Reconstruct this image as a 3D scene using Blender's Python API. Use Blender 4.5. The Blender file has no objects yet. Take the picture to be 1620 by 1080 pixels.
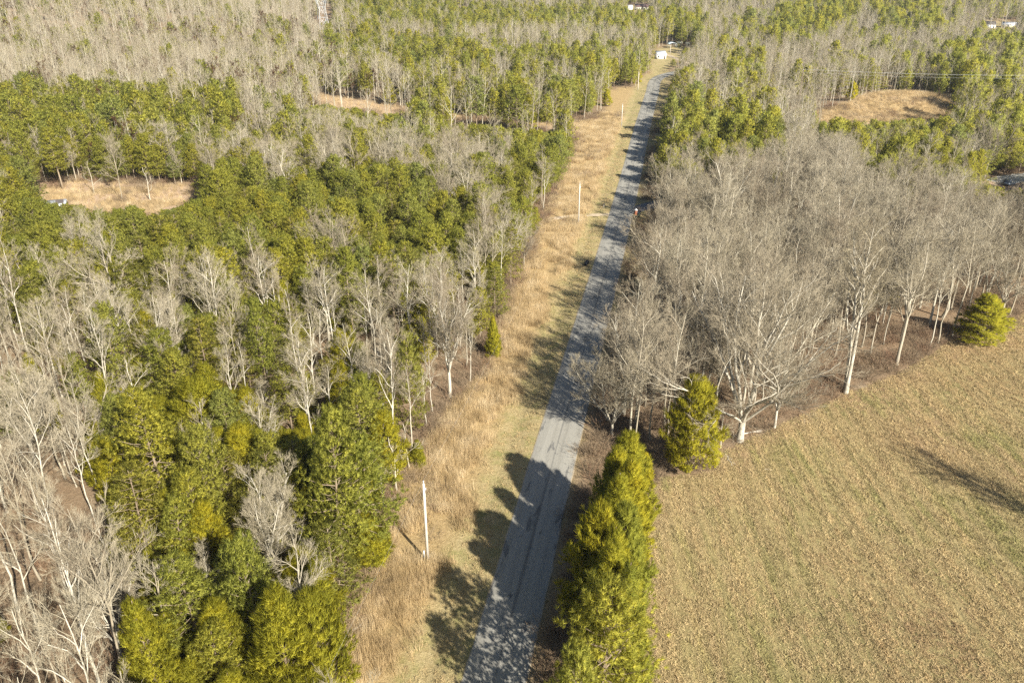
import bpy, math, random
import numpy as np
from mathutils import Vector, Matrix

R = math.radians
S = bpy.context.scene
COL = S.collection

# ------------------------------------------------------------------ camera
F_PX, CX, CY, CAM_H, PITCH = 1300.0, 810.0, 540.0, 60.0, R(25.9)
cam_d = bpy.data.cameras.new('camera')
cam_d.sensor_fit = 'HORIZONTAL'
cam_d.sensor_width = 36.0
cam_d.lens = F_PX / 1620.0 * 36.0
cam_d.clip_start = 0.5
cam_d.clip_end = 20000
cam = bpy.data.objects.new('camera', cam_d)
COL.objects.link(cam)
cam.location = (0, 0, CAM_H)
cam.rotation_euler = (math.pi / 2 - PITCH, 0, 0)
S.camera = cam

# ------------------------------------------------------------------ sky, sun, exposure
SUN_AZ, SUN_EL = R(180 - 35), R(34)          # clockwise from +Y; the sun stands behind the camera, to the right
world = bpy.data.worlds.new('World')
S.world = world
world.use_nodes = True
wn, wl = world.node_tree.nodes, world.node_tree.links
sky = wn.new('ShaderNodeTexSky')
sky.sky_type = 'NISHITA'
sky.sun_disc = False
sky.sun_elevation = SUN_EL
sky.sun_rotation = SUN_AZ
sky.altitude = 300
wn['Background'].inputs['Strength'].default_value = 0.052
wl.new(sky.outputs['Color'], wn['Background'].inputs['Color'])

sun_d = bpy.data.lights.new('sun', 'SUN')
sun_d.energy = 5.0
sun_d.angle = R(0.5)
sun_d.color = (1.0, 0.94, 0.83)
sun = bpy.data.objects.new('sun', sun_d)
COL.objects.link(sun)
to_sun = Vector((math.sin(SUN_AZ) * math.cos(SUN_EL), math.cos(SUN_AZ) * math.cos(SUN_EL), math.sin(SUN_EL)))
sun.rotation_euler = to_sun.to_track_quat('Z', 'Y').to_euler()
sun.location = (60, -60, 120)

S.view_settings.view_transform = 'Standard'
S.view_settings.look = 'None'
S.view_settings.gamma = 1.0
S.view_settings.use_curve_mapping = False
S.view_settings.exposure = 1.25
S.cycles.use_denoising = False
S.cycles.max_bounces = 4
S.cycles.diffuse_bounces = 2
S.cycles.transmission_bounces = 2
S.cycles.transparent_max_bounces = 4

# ------------------------------------------------------------------ pixel <-> ground helpers
cP, sP = math.cos(PITCH), math.sin(PITCH)


def flat(u, v, z=0.0):
    x, yd = (u - CX) / F_PX, (v - CY) / F_PX
    fw, dn = cP - yd * sP, sP + yd * cP
    k = (CAM_H - z) / dn
    return np.array((x * k, fw * k))


def project(P):
    """world points (n,3) -> photo pixels (n,2)"""
    P = np.asarray(P, float)
    X, Y, Z = P[..., 0], P[..., 1], P[..., 2] - CAM_H
    zc = np.maximum(Y * cP - Z * sP, 1.0)
    yc = -(Y * sP + Z * cP)
    return np.stack([CX + F_PX * X / zc, CY + F_PX * yc / zc], -1)


def in_poly(pts, poly):
    pts = np.asarray(pts, float)
    x, y = pts[..., 0], pts[..., 1]
    ins = np.zeros(x.shape, bool)
    n = len(poly)
    for i in range(n):
        x1, y1 = poly[i]
        x2, y2 = poly[(i + 1) % n]
        if y1 == y2:
            continue
        c = ((y1 > y) != (y2 > y)) & (x < (x2 - x1) * (y - y1) / (y2 - y1) + x1)
        ins ^= c
    return ins


def seg_dist(P, line):
    P = np.asarray(P, float)
    best = np.full(P.shape[:-1], 1e9)
    for a, b in zip(line[:-1], line[1:]):
        a, b = np.asarray(a), np.asarray(b)
        d = b - a
        t = np.clip(((P - a) @ d) / (d @ d), 0, 1)
        q = P - (a + t[..., None] * d)
        best = np.minimum(best, np.sqrt((q ** 2).sum(-1)))
    return best


def signed(P, poly):
    """signed distance to a ground polygon, positive inside"""
    poly = [tuple(p) for p in poly]
    d = seg_dist(P, poly + [poly[0]])
    return np.where(in_poly(P, poly), d, -d)


def sstep(a, b, x):
    t = np.clip((x - a) / (b - a), 0, 1)
    return t * t * (3 - 2 * t)


def vnoise(P, scale, seed=0):
    """cheap smooth value noise 0..1"""
    P = np.asarray(P, float) / scale
    i = np.floor(P).astype(np.int64)
    f = P - i
    f = f * f * (3 - 2 * f)

    def h(ix, iy):
        n = (ix * 374761393 + iy * 668265263 + seed * 144269) & 0x7fffffff
        n = ((n ^ (n >> 13)) * 1274126177) & 0x7fffffff
        return ((n ^ (n >> 16)) & 0xffff) / 65535.0
    a = h(i[..., 0], i[..., 1]); b = h(i[..., 0] + 1, i[..., 1])
    c = h(i[..., 0], i[..., 1] + 1); d = h(i[..., 0] + 1, i[..., 1] + 1)
    u, v = f[..., 0], f[..., 1]
    return (a * (1 - u) + b * u) * (1 - v) + (c * (1 - u) + d * u) * v


def catmull(pts, n):
    pts = [np.asarray(p, float) for p in pts]
    pts = [2 * pts[0] - pts[1]] + pts + [2 * pts[-1] - pts[-2]]
    out = []
    for i in range(1, len(pts) - 2):
        p0, p1, p2, p3 = pts[i - 1:i + 3]
        for k in range(n):
            t = k / n
            out.append(0.5 * (2 * p1 + (p2 - p0) * t + (2 * p0 - 5 * p1 + 4 * p2 - p3) * t * t + (3 * p1 - p0 - 3 * p2 + p3) * t ** 3))
    out.append(pts[-2])
    return np.array(out)


# ------------------------------------------------------------------ ground plan
road_px = [(781, 1080), (829, 900), (877, 720), (918, 573), (958, 430), (983, 337), (1000, 270), (1016, 203), (1031, 150), (1041, 124)]
rg = [flat(*p) for p in road_px]
d0 = rg[0] - rg[2]
d0 /= np.linalg.norm(d0)
rg = [rg[0] + d0 * 120] + rg
e = rg[-1]
rg += [e + np.array((18, 26)), e + np.array((52, 58)), e + np.array((95, 82)), e + np.array((150, 100)), e + np.array((260, 130))]
ROAD = catmull(rg, 8)
ROAD_HALF = 2.95

HILLS = [(-330, 620, 24, 180, 160), (155, 336, 5.5, 30, 15), (300, 770, 16, 150, 90), (-40, 760, 7, 160, 80), (-420, 350, 8, 130, 110),
         (430, 430, 8, 120, 90), (60, 1350, 16, 700, 220), (-700, 1300, 45, 450, 300), (800, 1400, 50, 450, 350)]


def terrain(P):
    P = np.asarray(P, float)
    z = np.zeros(P.shape[:-1])
    for (x, y, a, sx, sy) in HILLS:
        z += a * np.exp(-((P[..., 0] - x) / sx) ** 2 - ((P[..., 1] - y) / sy) ** 2)
    z += 1.6 * (vnoise(P, 45, 3) - 0.35) * sstep(130, 260, P[..., 1])
    rd = seg_dist(P, ROAD[::4])
    return z * sstep(12, 55, rd)


def pix(u, v):
    """photo pixel -> point on the terrain"""
    p = flat(u, v)
    for _ in range(12):
        z = float(terrain(p[None])[0])
        p = 0.5 * p + 0.5 * flat(u, v, z)
    return np.array((p[0], p[1], float(terrain(p[None])[0])))


def ground_poly(px):
    return [tuple(pix(*p)[:2]) for p in px]


road_left = ROAD.copy()
tang = np.gradient(ROAD, axis=0)
tang /= np.linalg.norm(tang, axis=1)[:, None]
NRM = np.stack([-tang[:, 1], tang[:, 0]], 1)          # points to the left of travel (away from camera)

VERGE_PX = [(490, 1200), (520, 1080), (548, 985), (590, 905), (612, 840), (628, 770), (668, 712), (720, 648), (766, 596), (788, 530), (812, 470),
            (846, 388), (858, 347), (880, 300), (904, 245), (916, 222), (900, 202), (893, 198), (938, 192), (965, 168), (955, 142), (985, 139), (1012, 141),
            (1012, 130), (1033, 110), (1046, 114), (1034, 150), (1018, 203), (1002, 270), (985, 337), (958, 440), (918, 573), (877, 720), (829, 900), (781, 1080), (740, 1200)]
VERGE = ground_poly(VERGE_PX)
FIELD_PX = [(1010, 1260), (1015, 1080), (1022, 980), (1016, 880), (1034, 775), (1046, 756), (1130, 747), (1142, 716), (1200, 688), (1290, 648), (1340, 622),
            (1420, 592), (1480, 557), (1500, 541), (1590, 528), (1625, 490), (2000, 420), (2600, 420), (2600, 1260)]
FIELD = ground_poly(FIELD_PX)
CLEAR_PX = [(45, 290), (140, 288), (240, 292), (340, 296), (345, 318), (320, 345), (110, 356), (40, 335)]
CLEAR = ground_poly(CLEAR_PX)
LANE_PX = [(485, 148), (560, 158), (640, 172), (720, 180), (830, 196), (900, 196), (915, 214), (820, 208), (710, 198), (630, 190), (550, 176), (485, 163)]
LANE = ground_poly(LANE_PX)
MOUND_PX = [(1240, 190), (1290, 178), (1345, 163), (1420, 153), (1500, 156), (1518, 170), (1508, 192), (1440, 200), (1330, 200)]
MOUND = ground_poly(MOUND_PX)
LAWN_PX = [(1026, 112), (1032, 90), (1040, 76), (1062, 74), (1085, 72), (1082, 88), (1070, 96), (1058, 112)]
LAWN = ground_poly(LAWN_PX)
YARD_PX = [(1530, 296), (1545, 284), (1640, 270), (1640, 310), (1560, 310)]
YARD = ground_poly(YARD_PX)
FARS_PX = [[(984, 20), (990, 9), (1030, 9), (1030, 20)], [(715, 12), (722, 5), (748, 4), (746, 12)], [(684, 8), (690, 0), (700, 0), (700, 8)], [(1062, 6), (1066, -4), (1100, -4), (1100, 6)],
           [(1555, 46), (1560, 36), (1610, 34), (1608, 46)]]
FARS = [ground_poly(p) for p in FARS_PX]

# ------------------------------------------------------------------ material helpers
def new_mat(name):
    m = bpy.data.materials.new(name)
    m.use_nodes = True
    nt = m.node_tree
    return m, nt, nt.nodes['Principled BSDF']


def N(nt, typ, **kw):
    n = nt.nodes.new(typ)
    for k, v in kw.items():
        if k.startswith('i_'):
            key = k[2:]
            n.inputs[int(key) if key.isdigit() else key.replace('_', ' ')].default_value = v
        else:
            setattr(n, k, v)
    return n


def ramp(nt, fac, stops):
    n = nt.nodes.new('ShaderNodeValToRGB')
    cr = n.color_ramp
    while len(cr.elements) < len(stops):
        cr.elements.new(0.5)
    for el, (p, c) in zip(cr.elements, stops):
        el.position = p
        el.color = (*c, 1) if len(c) == 3 else c
    nt.links.new(fac, n.inputs[0])
    return n.outputs[0]


def mix(nt, fac, a, b, mode='MIX'):
    n = nt.nodes.new('ShaderNodeMix')
    n.data_type = 'RGBA'
    n.blend_type = mode
    for s, v in ((0, fac), (6, a), (7, b)):
        if hasattr(v, 'links'):
            nt.links.new(v, n.inputs[s])
        else:
            n.inputs[s].default_value = v if s == 0 else (*v, 1)
    return n.outputs[2]


def noise(nt, vec, scale, detail=4, rough=0.6, dist=0.0):
    n = N(nt, 'ShaderNodeTexNoise', i_Scale=scale, i_Detail=detail, i_Roughness=rough, i_Distortion=dist)
    if vec is not None:
        nt.links.new(vec, n.inputs['Vector'])
    return n.outputs['Fac']


def math_n(nt, op, a, b=None):
    n = nt.nodes.new('ShaderNodeMath')
    n.operation = op
    for s, v in ((0, a), (1, b)):
        if v is None:
            continue
        if hasattr(v, 'links'):
            nt.links.new(v, n.inputs[s])
        else:
            n.inputs[s].default_value = v
    return n.outputs[0]


def geo_pos(nt):
    return nt.nodes.new('ShaderNodeNewGeometry').outputs['Position']


def mapping(nt, vec, scale=(1, 1, 1), rot=(0, 0, 0)):
    n = nt.nodes.new('ShaderNodeMapping')
    n.inputs['Scale'].default_value = scale
    n.inputs['Rotation'].default_value = rot
    nt.links.new(vec, n.inputs['Vector'])
    return n.outputs[0]


def foliage_mat(name, stops, trans=0.25, clump=1.4):
    """leaf colour that varies from tree to tree and from clump to clump"""
    m, nt, b = new_mat(name)
    oi = nt.nodes.new('ShaderNodeObjectInfo')
    tc = nt.nodes.new('ShaderNodeTexCoord')
    base = ramp(nt, oi.outputs['Random'], stops)
    nz = noise(nt, tc.outputs['Object'], clump, 3, 0.7)
    var = ramp(nt, nz, [(0.3, (0.62, 0.66, 0.6)), (0.5, (1, 1, 1)), (0.72, (1.35, 1.28, 1.1))])
    c = mix(nt, 1.0, base, var, 'MULTIPLY')
    nt.links.new(c, b.inputs['Base Color'])
    b.inputs['Roughness'].default_value = 0.7
    b.inputs['Specular IOR Level'].default_value = 0.15
    tr = nt.nodes.new('ShaderNodeBsdfTranslucent')
    nt.links.new(c, tr.inputs['Color'])
    mx = nt.nodes.new('ShaderNodeMixShader')
    mx.inputs[0].default_value = trans
    nt.links.new(b.outputs[0], mx.inputs[1])
    nt.links.new(tr.outputs[0], mx.inputs[2])
    nt.links.new(mx.outputs[0], nt.nodes['Material Output'].inputs['Surface'])
    return m


def bark_mat(name, stops, patch=(0.75, 1.15), scale=2.2):
    m, nt, b = new_mat(name)
    oi = nt.nodes.new('ShaderNodeObjectInfo')
    tc = nt.nodes.new('ShaderNodeTexCoord')
    base = ramp(nt, oi.outputs['Random'], stops)
    nz = noise(nt, mapping(nt, tc.outputs['Object'], (1, 1, 0.35)), scale, 4, 0.7)
    var = ramp(nt, nz, [(0.3, (patch[0],) * 3), (0.7, (patch[1],) * 3)])
    nt.links.new(mix(nt, 1.0, base, var, 'MULTIPLY'), b.inputs['Base Color'])
    b.inputs['Roughness'].default_value = 0.9
    b.inputs['Specular IOR Level'].default_value = 0.1
    return m


def plain_mat(name, col, rough=0.7, metal=0.0, vary=0.15, scale=3.0, spec=0.3):
    m, nt, b = new_mat(name)
    tc = nt.nodes.new('ShaderNodeTexCoord')
    nz = noise(nt, tc.outputs['Object'], scale, 5, 0.65)
    var = ramp(nt, nz, [(0.3, (1 - vary,) * 3), (0.7, (1 + vary * 0.6,) * 3)])
    nt.links.new(mix(nt, 1.0, col, var, 'MULTIPLY'), b.inputs['Base Color'])
    b.inputs['Roughness'].default_value = rough
    b.inputs['Metallic'].default_value = metal
    b.inputs['Specular IOR Level'].default_value = spec
    return m


M = {}
M['pine'] = foliage_mat('pine_needles', [(0.0, (0.385, 0.400, 0.080)), (0.35, (0.455, 0.450, 0.085)), (0.7, (0.510, 0.475, 0.072)), (1.0, (0.385, 0.415, 0.125))], 0.5)
M['cedar'] = foliage_mat('cedar_sprays', [(0.0, (0.405, 0.385, 0.042)), (0.5, (0.465, 0.432, 0.045)), (0.85, (0.520, 0.460, 0.038)), (1.0, (0.350, 0.355, 0.055))], 0.5)
M['vpine'] = foliage_mat('scrub_pine_needles', [(0.0, (0.350, 0.350, 0.080)), (0.5, (0.405, 0.392, 0.085)), (1.0, (0.445, 0.405, 0.075))], 0.5)
M['russet'] = foliage_mat('russet_leaves', [(0.0, (0.16, 0.085, 0.045)), (1.0, (0.22, 0.12, 0.065))], 0.2)
M['pine_bark'] = bark_mat('pine_bark', [(0.0, (0.20, 0.15, 0.105)), (1.0, (0.32, 0.255, 0.18))])
M['bark'] = bark_mat('pale_bark', [(0.0, (0.33, 0.285, 0.205)), (0.35, (0.42, 0.375, 0.285)), (0.6, (0.53, 0.49, 0.39)), (1.0, (0.29, 0.245, 0.175))])
M['white_bark'] = bark_mat('white_bark', [(0.0, (0.50, 0.455, 0.36)), (1.0, (0.62, 0.575, 0.47))], (0.5, 1.15), 3.0)
M['twig'] = bark_mat('twigs', [(0.0, (0.300, 0.256, 0.172)), (0.5, (0.378, 0.332, 0.238)), (1.0, (0.275, 0.226, 0.158))])
M['brush'] = bark_mat('brush', [(0.0, (0.187, 0.140, 0.094)), (0.5, (0.250, 0.187, 0.117)), (1.0, (0.211, 0.125, 0.078))])
M['broom'] = None
M['short'] = None
def broom_mat():
    m, nt, b = new_mat('dry_broomsedge')
    oi = nt.nodes.new('ShaderNodeObjectInfo')
    pos = geo_pos(nt)
    n1 = noise(nt, pos, 0.22, 4, 0.65)
    c = ramp(nt, n1, [(0.30, (0.34, 0.255, 0.145)), (0.42, (0.50, 0.375, 0.20)), (0.53, (0.61, 0.475, 0.275)), (0.68, (0.67, 0.55, 0.355))])
    c = mix(nt, 1.0, c, ramp(nt, oi.outputs['Random'], [(0.0, (0.634, 0.616, 0.598)), (0.5, (1, 1, 1)), (1.0, (1.18, 1.18, 1.2))]), 'MULTIPLY')
    nt.links.new(c, b.inputs['Base Color'])
    b.inputs['Roughness'].default_value = 0.9
    b.inputs['Specular IOR Level'].default_value = 0.1
    tr = nt.nodes.new('ShaderNodeBsdfTranslucent')
    nt.links.new(c, tr.inputs['Color'])
    mx = nt.nodes.new('ShaderNodeMixShader')
    mx.inputs[0].default_value = 0.3
    nt.links.new(b.outputs[0], mx.inputs[1])
    nt.links.new(tr.outputs[0], mx.inputs[2])
    nt.links.new(mx.outputs[0], nt.nodes['Material Output'].inputs['Surface'])
    return m


M['broom'] = broom_mat()


def short_mat():
    m, nt, b = new_mat('short_grass')
    oi = nt.nodes.new('ShaderNodeObjectInfo')
    pos = geo_pos(nt)
    big = noise(nt, pos, 0.06, 4, 0.6)
    sw = noise(nt, mapping(nt, pos, (1.0, 0.08, 1.0), (0, 0, R(-4))), 0.8, 3, 0.6, 0.3)
    f = math_n(nt, 'ADD', math_n(nt, 'MULTIPLY', big, 0.65), math_n(nt, 'MULTIPLY', sw, 0.45))
    c = ramp(nt, f, [(0.36, (0.33, 0.23, 0.13)), (0.46, (0.39, 0.292, 0.155)), (0.57, (0.41, 0.32, 0.17)), (0.68, (0.29, 0.265, 0.11))])
    rs = noise(nt, mapping(nt, pos, (1.5, 0.035, 1), (0, 0, R(-3))), 1.0, 2, 0.5)
    c = mix(nt, 1.0, c, ramp(nt, rs, [(0.34, (0.80, 0.82, 0.78)), (0.5, (1, 1, 1)), (0.66, (1.12, 1.1, 1.05))]), 'MULTIPLY')
    c = mix(nt, 1.0, c, ramp(nt, oi.outputs['Random'], [(0.0, (0.8, 0.8, 0.79)), (0.5, (1, 1, 1)), (1.0, (1.18, 1.16, 1.14))]), 'MULTIPLY')
    nt.links.new(c, b.inputs['Base Color'])
    b.inputs['Roughness'].default_value = 1.0
    b.inputs['Specular IOR Level'].default_value = 0.05
    return m


M['short'] = short_mat()
M['pole'] = plain_mat('weathered_pole_wood', (0.55, 0.50, 0.43), 0.85, vary=0.25, scale=1.5)
M['dark_pole'] = plain_mat('dark_pole_wood', (0.16, 0.12, 0.09), 0.9, vary=0.25)
M['metal'] = plain_mat('galvanised_metal', (0.62, 0.63, 0.62), 0.5, 0.5)
M['wire'] = plain_mat('aluminium_wire', (0.66, 0.66, 0.64), 0.4, 0.3)
M['ceramic'] = plain_mat('grey_ceramic', (0.55, 0.55, 0.56), 0.3)
M['white'] = plain_mat('white_siding', (0.82, 0.82, 0.80), 0.6, vary=0.06)
M['cream'] = plain_mat('cream_siding', (0.74, 0.68, 0.50), 0.65, vary=0.08)
M['tin'] = plain_mat('pale_tin_roof', (0.66, 0.68, 0.70), 0.45, 0.2, vary=0.12, scale=0.8)
M['bluetin'] = plain_mat('blue_grey_tin', (0.50, 0.60, 0.66), 0.45, 0.2)
M['darkroof'] = plain_mat('dark_shingles', (0.085, 0.075, 0.072), 0.9, vary=0.3, scale=2)
M['brownroof'] = plain_mat('brown_shingles', (0.20, 0.13, 0.115), 0.9, vary=0.25, scale=2)
M['glass'] = plain_mat('window_glass', (0.03, 0.035, 0.04), 0.1, spec=0.5)
M['doorp'] = plain_mat('door_paint', (0.16, 0.13, 0.11), 0.5)
M['black'] = plain_mat('black_plastic', (0.018, 0.018, 0.02), 0.45)
M['green_bin'] = plain_mat('dark_green_plastic', (0.03, 0.055, 0.035), 0.4)
M['brick'] = plain_mat('orange_brick', (0.42, 0.15, 0.075), 0.9, vary=0.3, scale=12)
M['mortar'] = plain_mat('mortar', (0.45, 0.40, 0.34), 0.95)
M['log'] = plain_mat('bleached_log', (0.60, 0.54, 0.45), 0.9, vary=0.3, scale=3)
M['yellow'] = plain_mat('pale_yellow_paint', (0.72, 0.62, 0.22), 0.35)
M['carpaint'] = plain_mat('blue_grey_car_paint', (0.10, 0.125, 0.16), 0.25, 0.3)
M['rubber'] = plain_mat('tyre_rubber', (0.02, 0.02, 0.02), 0.9)
M['chrome'] = plain_mat('wheel_rim', (0.5, 0.5, 0.5), 0.3, 0.8)

# ground: leaf litter, dry grass, mown verge, hay field, bare soil, mixed by vertex weights
def ground_mat():
    m, nt, b = new_mat('ground_cover')
    pos = geo_pos(nt)
    big = noise(nt, pos, 0.05, 3)
    mid = noise(nt, pos, 0.35, 5, 0.65)
    fine = noise(nt, pos, 2.6, 5, 0.75)
    grain = noise(nt, pos, 7.0, 4, 0.8)

    def att(n):
        a = nt.nodes.new('ShaderNodeAttribute')
        a.attribute_name = n
        return a.outputs['Fac']

    litter = ramp(nt, fine, [(0.25, (0.105, 0.074, 0.046)), (0.5, (0.235, 0.170, 0.108)), (0.78, (0.37, 0.285, 0.19))])
    litter = mix(nt, ramp(nt, mid, [(0.4, (0, 0, 0)), (0.65, (1, 1, 1))]), litter, mix(nt, fine, (0.16, 0.105, 0.062), (0.33, 0.235, 0.145)))
    dry = ramp(nt, fine, [(0.25, (0.238, 0.166, 0.076)), (0.5, (0.383, 0.276, 0.136)), (0.75, (0.468, 0.357, 0.196))])
    dry = mix(nt, ramp(nt, mid, [(0.5, (0, 0, 0)), (0.72, (0.7, 0.7, 0.7))]), dry, (0.230, 0.170, 0.076))
    mown = ramp(nt, fine, [(0.25, (0.212, 0.170, 0.076)), (0.5, (0.357, 0.285, 0.145)), (0.75, (0.451, 0.365, 0.204))])
    mown = mix(nt, ramp(nt, mid, [(0.46, (0, 0, 0)), (0.68, (0.6, 0.6, 0.6))]), mown, (0.170, 0.191, 0.051))
    # hay field: mowing swaths follow the road side of the field, greener streaks
    sw = mapping(nt, pos, (1.0, 0.10, 1.0), (0, 0, R(-4)))
    swn = noise(nt, sw, 0.9, 4, 0.6, 0.4)
    fld = ramp(nt, grain, [(0.25, (0.215, 0.170, 0.08)), (0.5, (0.335, 0.268, 0.130)), (0.78, (0.46, 0.372, 0.195))])
    gr = mix(nt, grain, (0.123, 0.128, 0.043), (0.246, 0.230, 0.093))
    fmask = math_n(nt, 'ADD', math_n(nt, 'MULTIPLY', swn, 0.6), math_n(nt, 'MULTIPLY', big, 0.7))
    fmask = math_n(nt, 'ADD', fmask, math_n(nt, 'MULTIPLY', att('green'), 0.28))
    fld = mix(nt, ramp(nt, fmask, [(0.64, (0, 0, 0)), (0.90, (0.7, 0.7, 0.7))]), fld, gr)
    rs = noise(nt, mapping(nt, pos, (1.6, 0.05, 1), (0, 0, R(-4))), 1.0, 2, 0.5)
    fld = mix(nt, 1.0, fld, ramp(nt, rs, [(0.32, (0.76, 0.77, 0.74)), (0.5, (1, 1, 1)), (0.7, (1.1, 1.08, 1.02))]), 'MULTIPLY')
    fld = mix(nt, att('brown'), fld, mix(nt, grain, (0.204, 0.132, 0.072), (0.383, 0.264, 0.153)))
    soil = ramp(nt, fine, [(0.25, (0.306, 0.187, 0.111)), (0.5, (0.425, 0.306, 0.204)), (0.8, (0.561, 0.459, 0.340))])

    c = mix(nt, att('dry'), litter, dry)
    c = mix(nt, att('mown'), c, mown)
    c = mix(nt, att('field'), c, fld)
    c = mix(nt, att('soil'), c, soil)
    nt.links.new(c, b.inputs['Base Color'])
    b.inputs['Roughness'].default_value = 1.0
    b.inputs['Specular IOR Level'].default_value = 0.05
    bump = N(nt, 'ShaderNodeBump', i_Strength=1.0, i_Distance=0.22)
    h = math_n(nt, 'ADD', math_n(nt, 'MULTIPLY', fine, 0.7), math_n(nt, 'MULTIPLY', grain, 0.6))
    nt.links.new(h, bump.inputs['Height'])
    nt.links.new(bump.outputs[0], b.inputs['Normal'])
    return m


def road_mat():
    m, nt, b = new_mat('worn_asphalt')
    uv = nt.nodes.new('ShaderNodeAttribute')
    uv.attribute_name = 'road_uv'           # x across (-1..1), y metres along
    v = uv.outputs['Vector']
    pos = geo_pos(nt)
    sep = nt.nodes.new('ShaderNodeSeparateXYZ')
    nt.links.new(v, sep.inputs[0])
    x = sep.outputs[0]
    fine = noise(nt, pos, 9.0, 4, 0.8)
    along = noise(nt, mapping(nt, v, (5.0, 0.04, 1)), 1.0, 4, 0.6)
    patch = noise(nt, mapping(nt, v, (2.6, 0.22, 1)), 1.0, 5, 0.6, 0.6)
    c = ramp(nt, fine, [(0.2, (0.189, 0.180, 0.155)), (0.5, (0.243, 0.232, 0.200)), (0.8, (0.302, 0.288, 0.248))])
    c = mix(nt, 1.0, c, ramp(nt, along, [(0.3, (0.92, 0.92, 0.92)), (0.7, (1.24, 1.24, 1.24))]), 'MULTIPLY')
    # wheel paths, dark tar band near the middle
    ax = math_n(nt, 'ABSOLUTE', x)
    wp = math_n(nt, 'ABSOLUTE', math_n(nt, 'SUBTRACT', ax, 0.52))
    c = mix(nt, ramp(nt, wp, [(0.0, (0.35, 0.35, 0.35)), (0.26, (0, 0, 0))]), c, (0.30, 0.29, 0.255))
    c = mix(nt, ramp(nt, patch, [(0.60, (0, 0, 0)), (0.64, (0.7, 0.7, 0.7))]), c, (0.085, 0.085, 0.085))
    mid = math_n(nt, 'ADD', ax, math_n(nt, 'MULTIPLY', math_n(nt, 'SUBTRACT', along, 0.5), 0.12))
    c = mix(nt, ramp(nt, mid, [(0.0, (0.55, 0.55, 0.55)), (0.035, (0.3, 0.3, 0.3)), (0.06, (0, 0, 0))]), c, (0.07, 0.07, 0.07))
    # sealed cracks
    vo = nt.nodes.new('ShaderNodeTexVoronoi')
    vo.feature = 'DISTANCE_TO_EDGE'
    nt.links.new(mapping(nt, v, (1.6, 0.16, 1)), vo.inputs['Vector'])
    ck = ramp(nt, vo.outputs['Distance'], [(0.0, (0.55, 0.55, 0.55)), (0.018, (0, 0, 0))])
    c = mix(nt, ck, c, (0.055, 0.055, 0.055))
    # broken edge, dusted with soil; worn pale edge line
    en = math_n(nt, 'ADD', ax, math_n(nt, 'MULTIPLY', math_n(nt, 'SUBTRACT', fine, 0.5), 0.08))
    line = math_n(nt, 'ABSOLUTE', math_n(nt, 'SUBTRACT', ax, 0.90))
    wear = math_n(nt, 'MULTIPLY', ramp(nt, line, [(0.0, (0.4, 0.4, 0.4)), (0.018, (0.35, 0.35, 0.35)), (0.024, (0, 0, 0))]), ramp(nt, fine, [(0.45, (0, 0, 0)), (0.6, (1, 1, 1))]))
    c = mix(nt, wear, c, (0.45, 0.44, 0.40))
    c = mix(nt, ramp(nt, en, [(0.94, (0, 0, 0)), (1.0, (0.75, 0.75, 0.75))]), c, (0.34, 0.26, 0.15))
    nt.links.new(c, b.inputs['Base Color'])
    b.inputs['Roughness'].default_value = 0.85
    b.inputs['Specular IOR Level'].default_value = 0.25
    bump = N(nt, 'ShaderNodeBump', i_Strength=0.4, i_Distance=0.02)
    nt.links.new(fine, bump.inputs['Height'])
    nt.links.new(bump.outputs[0], b.inputs['Normal'])
    return m


def gravel_mat(name, a, c_):
    m, nt, b = new_mat(name)
    pos = geo_pos(nt)
    f = noise(nt, pos, 3.5, 6, 0.8)
    g = noise(nt, pos, 0.5, 3, 0.6)
    c = mix(nt, f, a, c_)
    c = mix(nt, 1.0, c, ramp(nt, g, [(0.3, (0.75, 0.75, 0.75)), (0.7, (1.15, 1.15, 1.15))]), 'MULTIPLY')
    nt.links.new(c, b.inputs['Base Color'])
    b.inputs['Roughness'].default_value = 1.0
    bump = N(nt, 'ShaderNodeBump', i_Strength=0.8, i_Distance=0.05)
    nt.links.new(f, bump.inputs['Height'])
    nt.links.new(bump.outputs[0], b.inputs['Normal'])
    return m


M['ground'] = ground_mat()
M['road'] = road_mat()
M['dirt'] = gravel_mat('pale_dirt', (0.30, 0.22, 0.13), (0.60, 0.50, 0.36))
M['gravel'] = gravel_mat('grey_gravel', (0.30, 0.29, 0.27), (0.62, 0.60, 0.56))
M['tarmac'] = gravel_mat('dark_tarmac', (0.10, 0.10, 0.105), (0.17, 0.17, 0.17))

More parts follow.
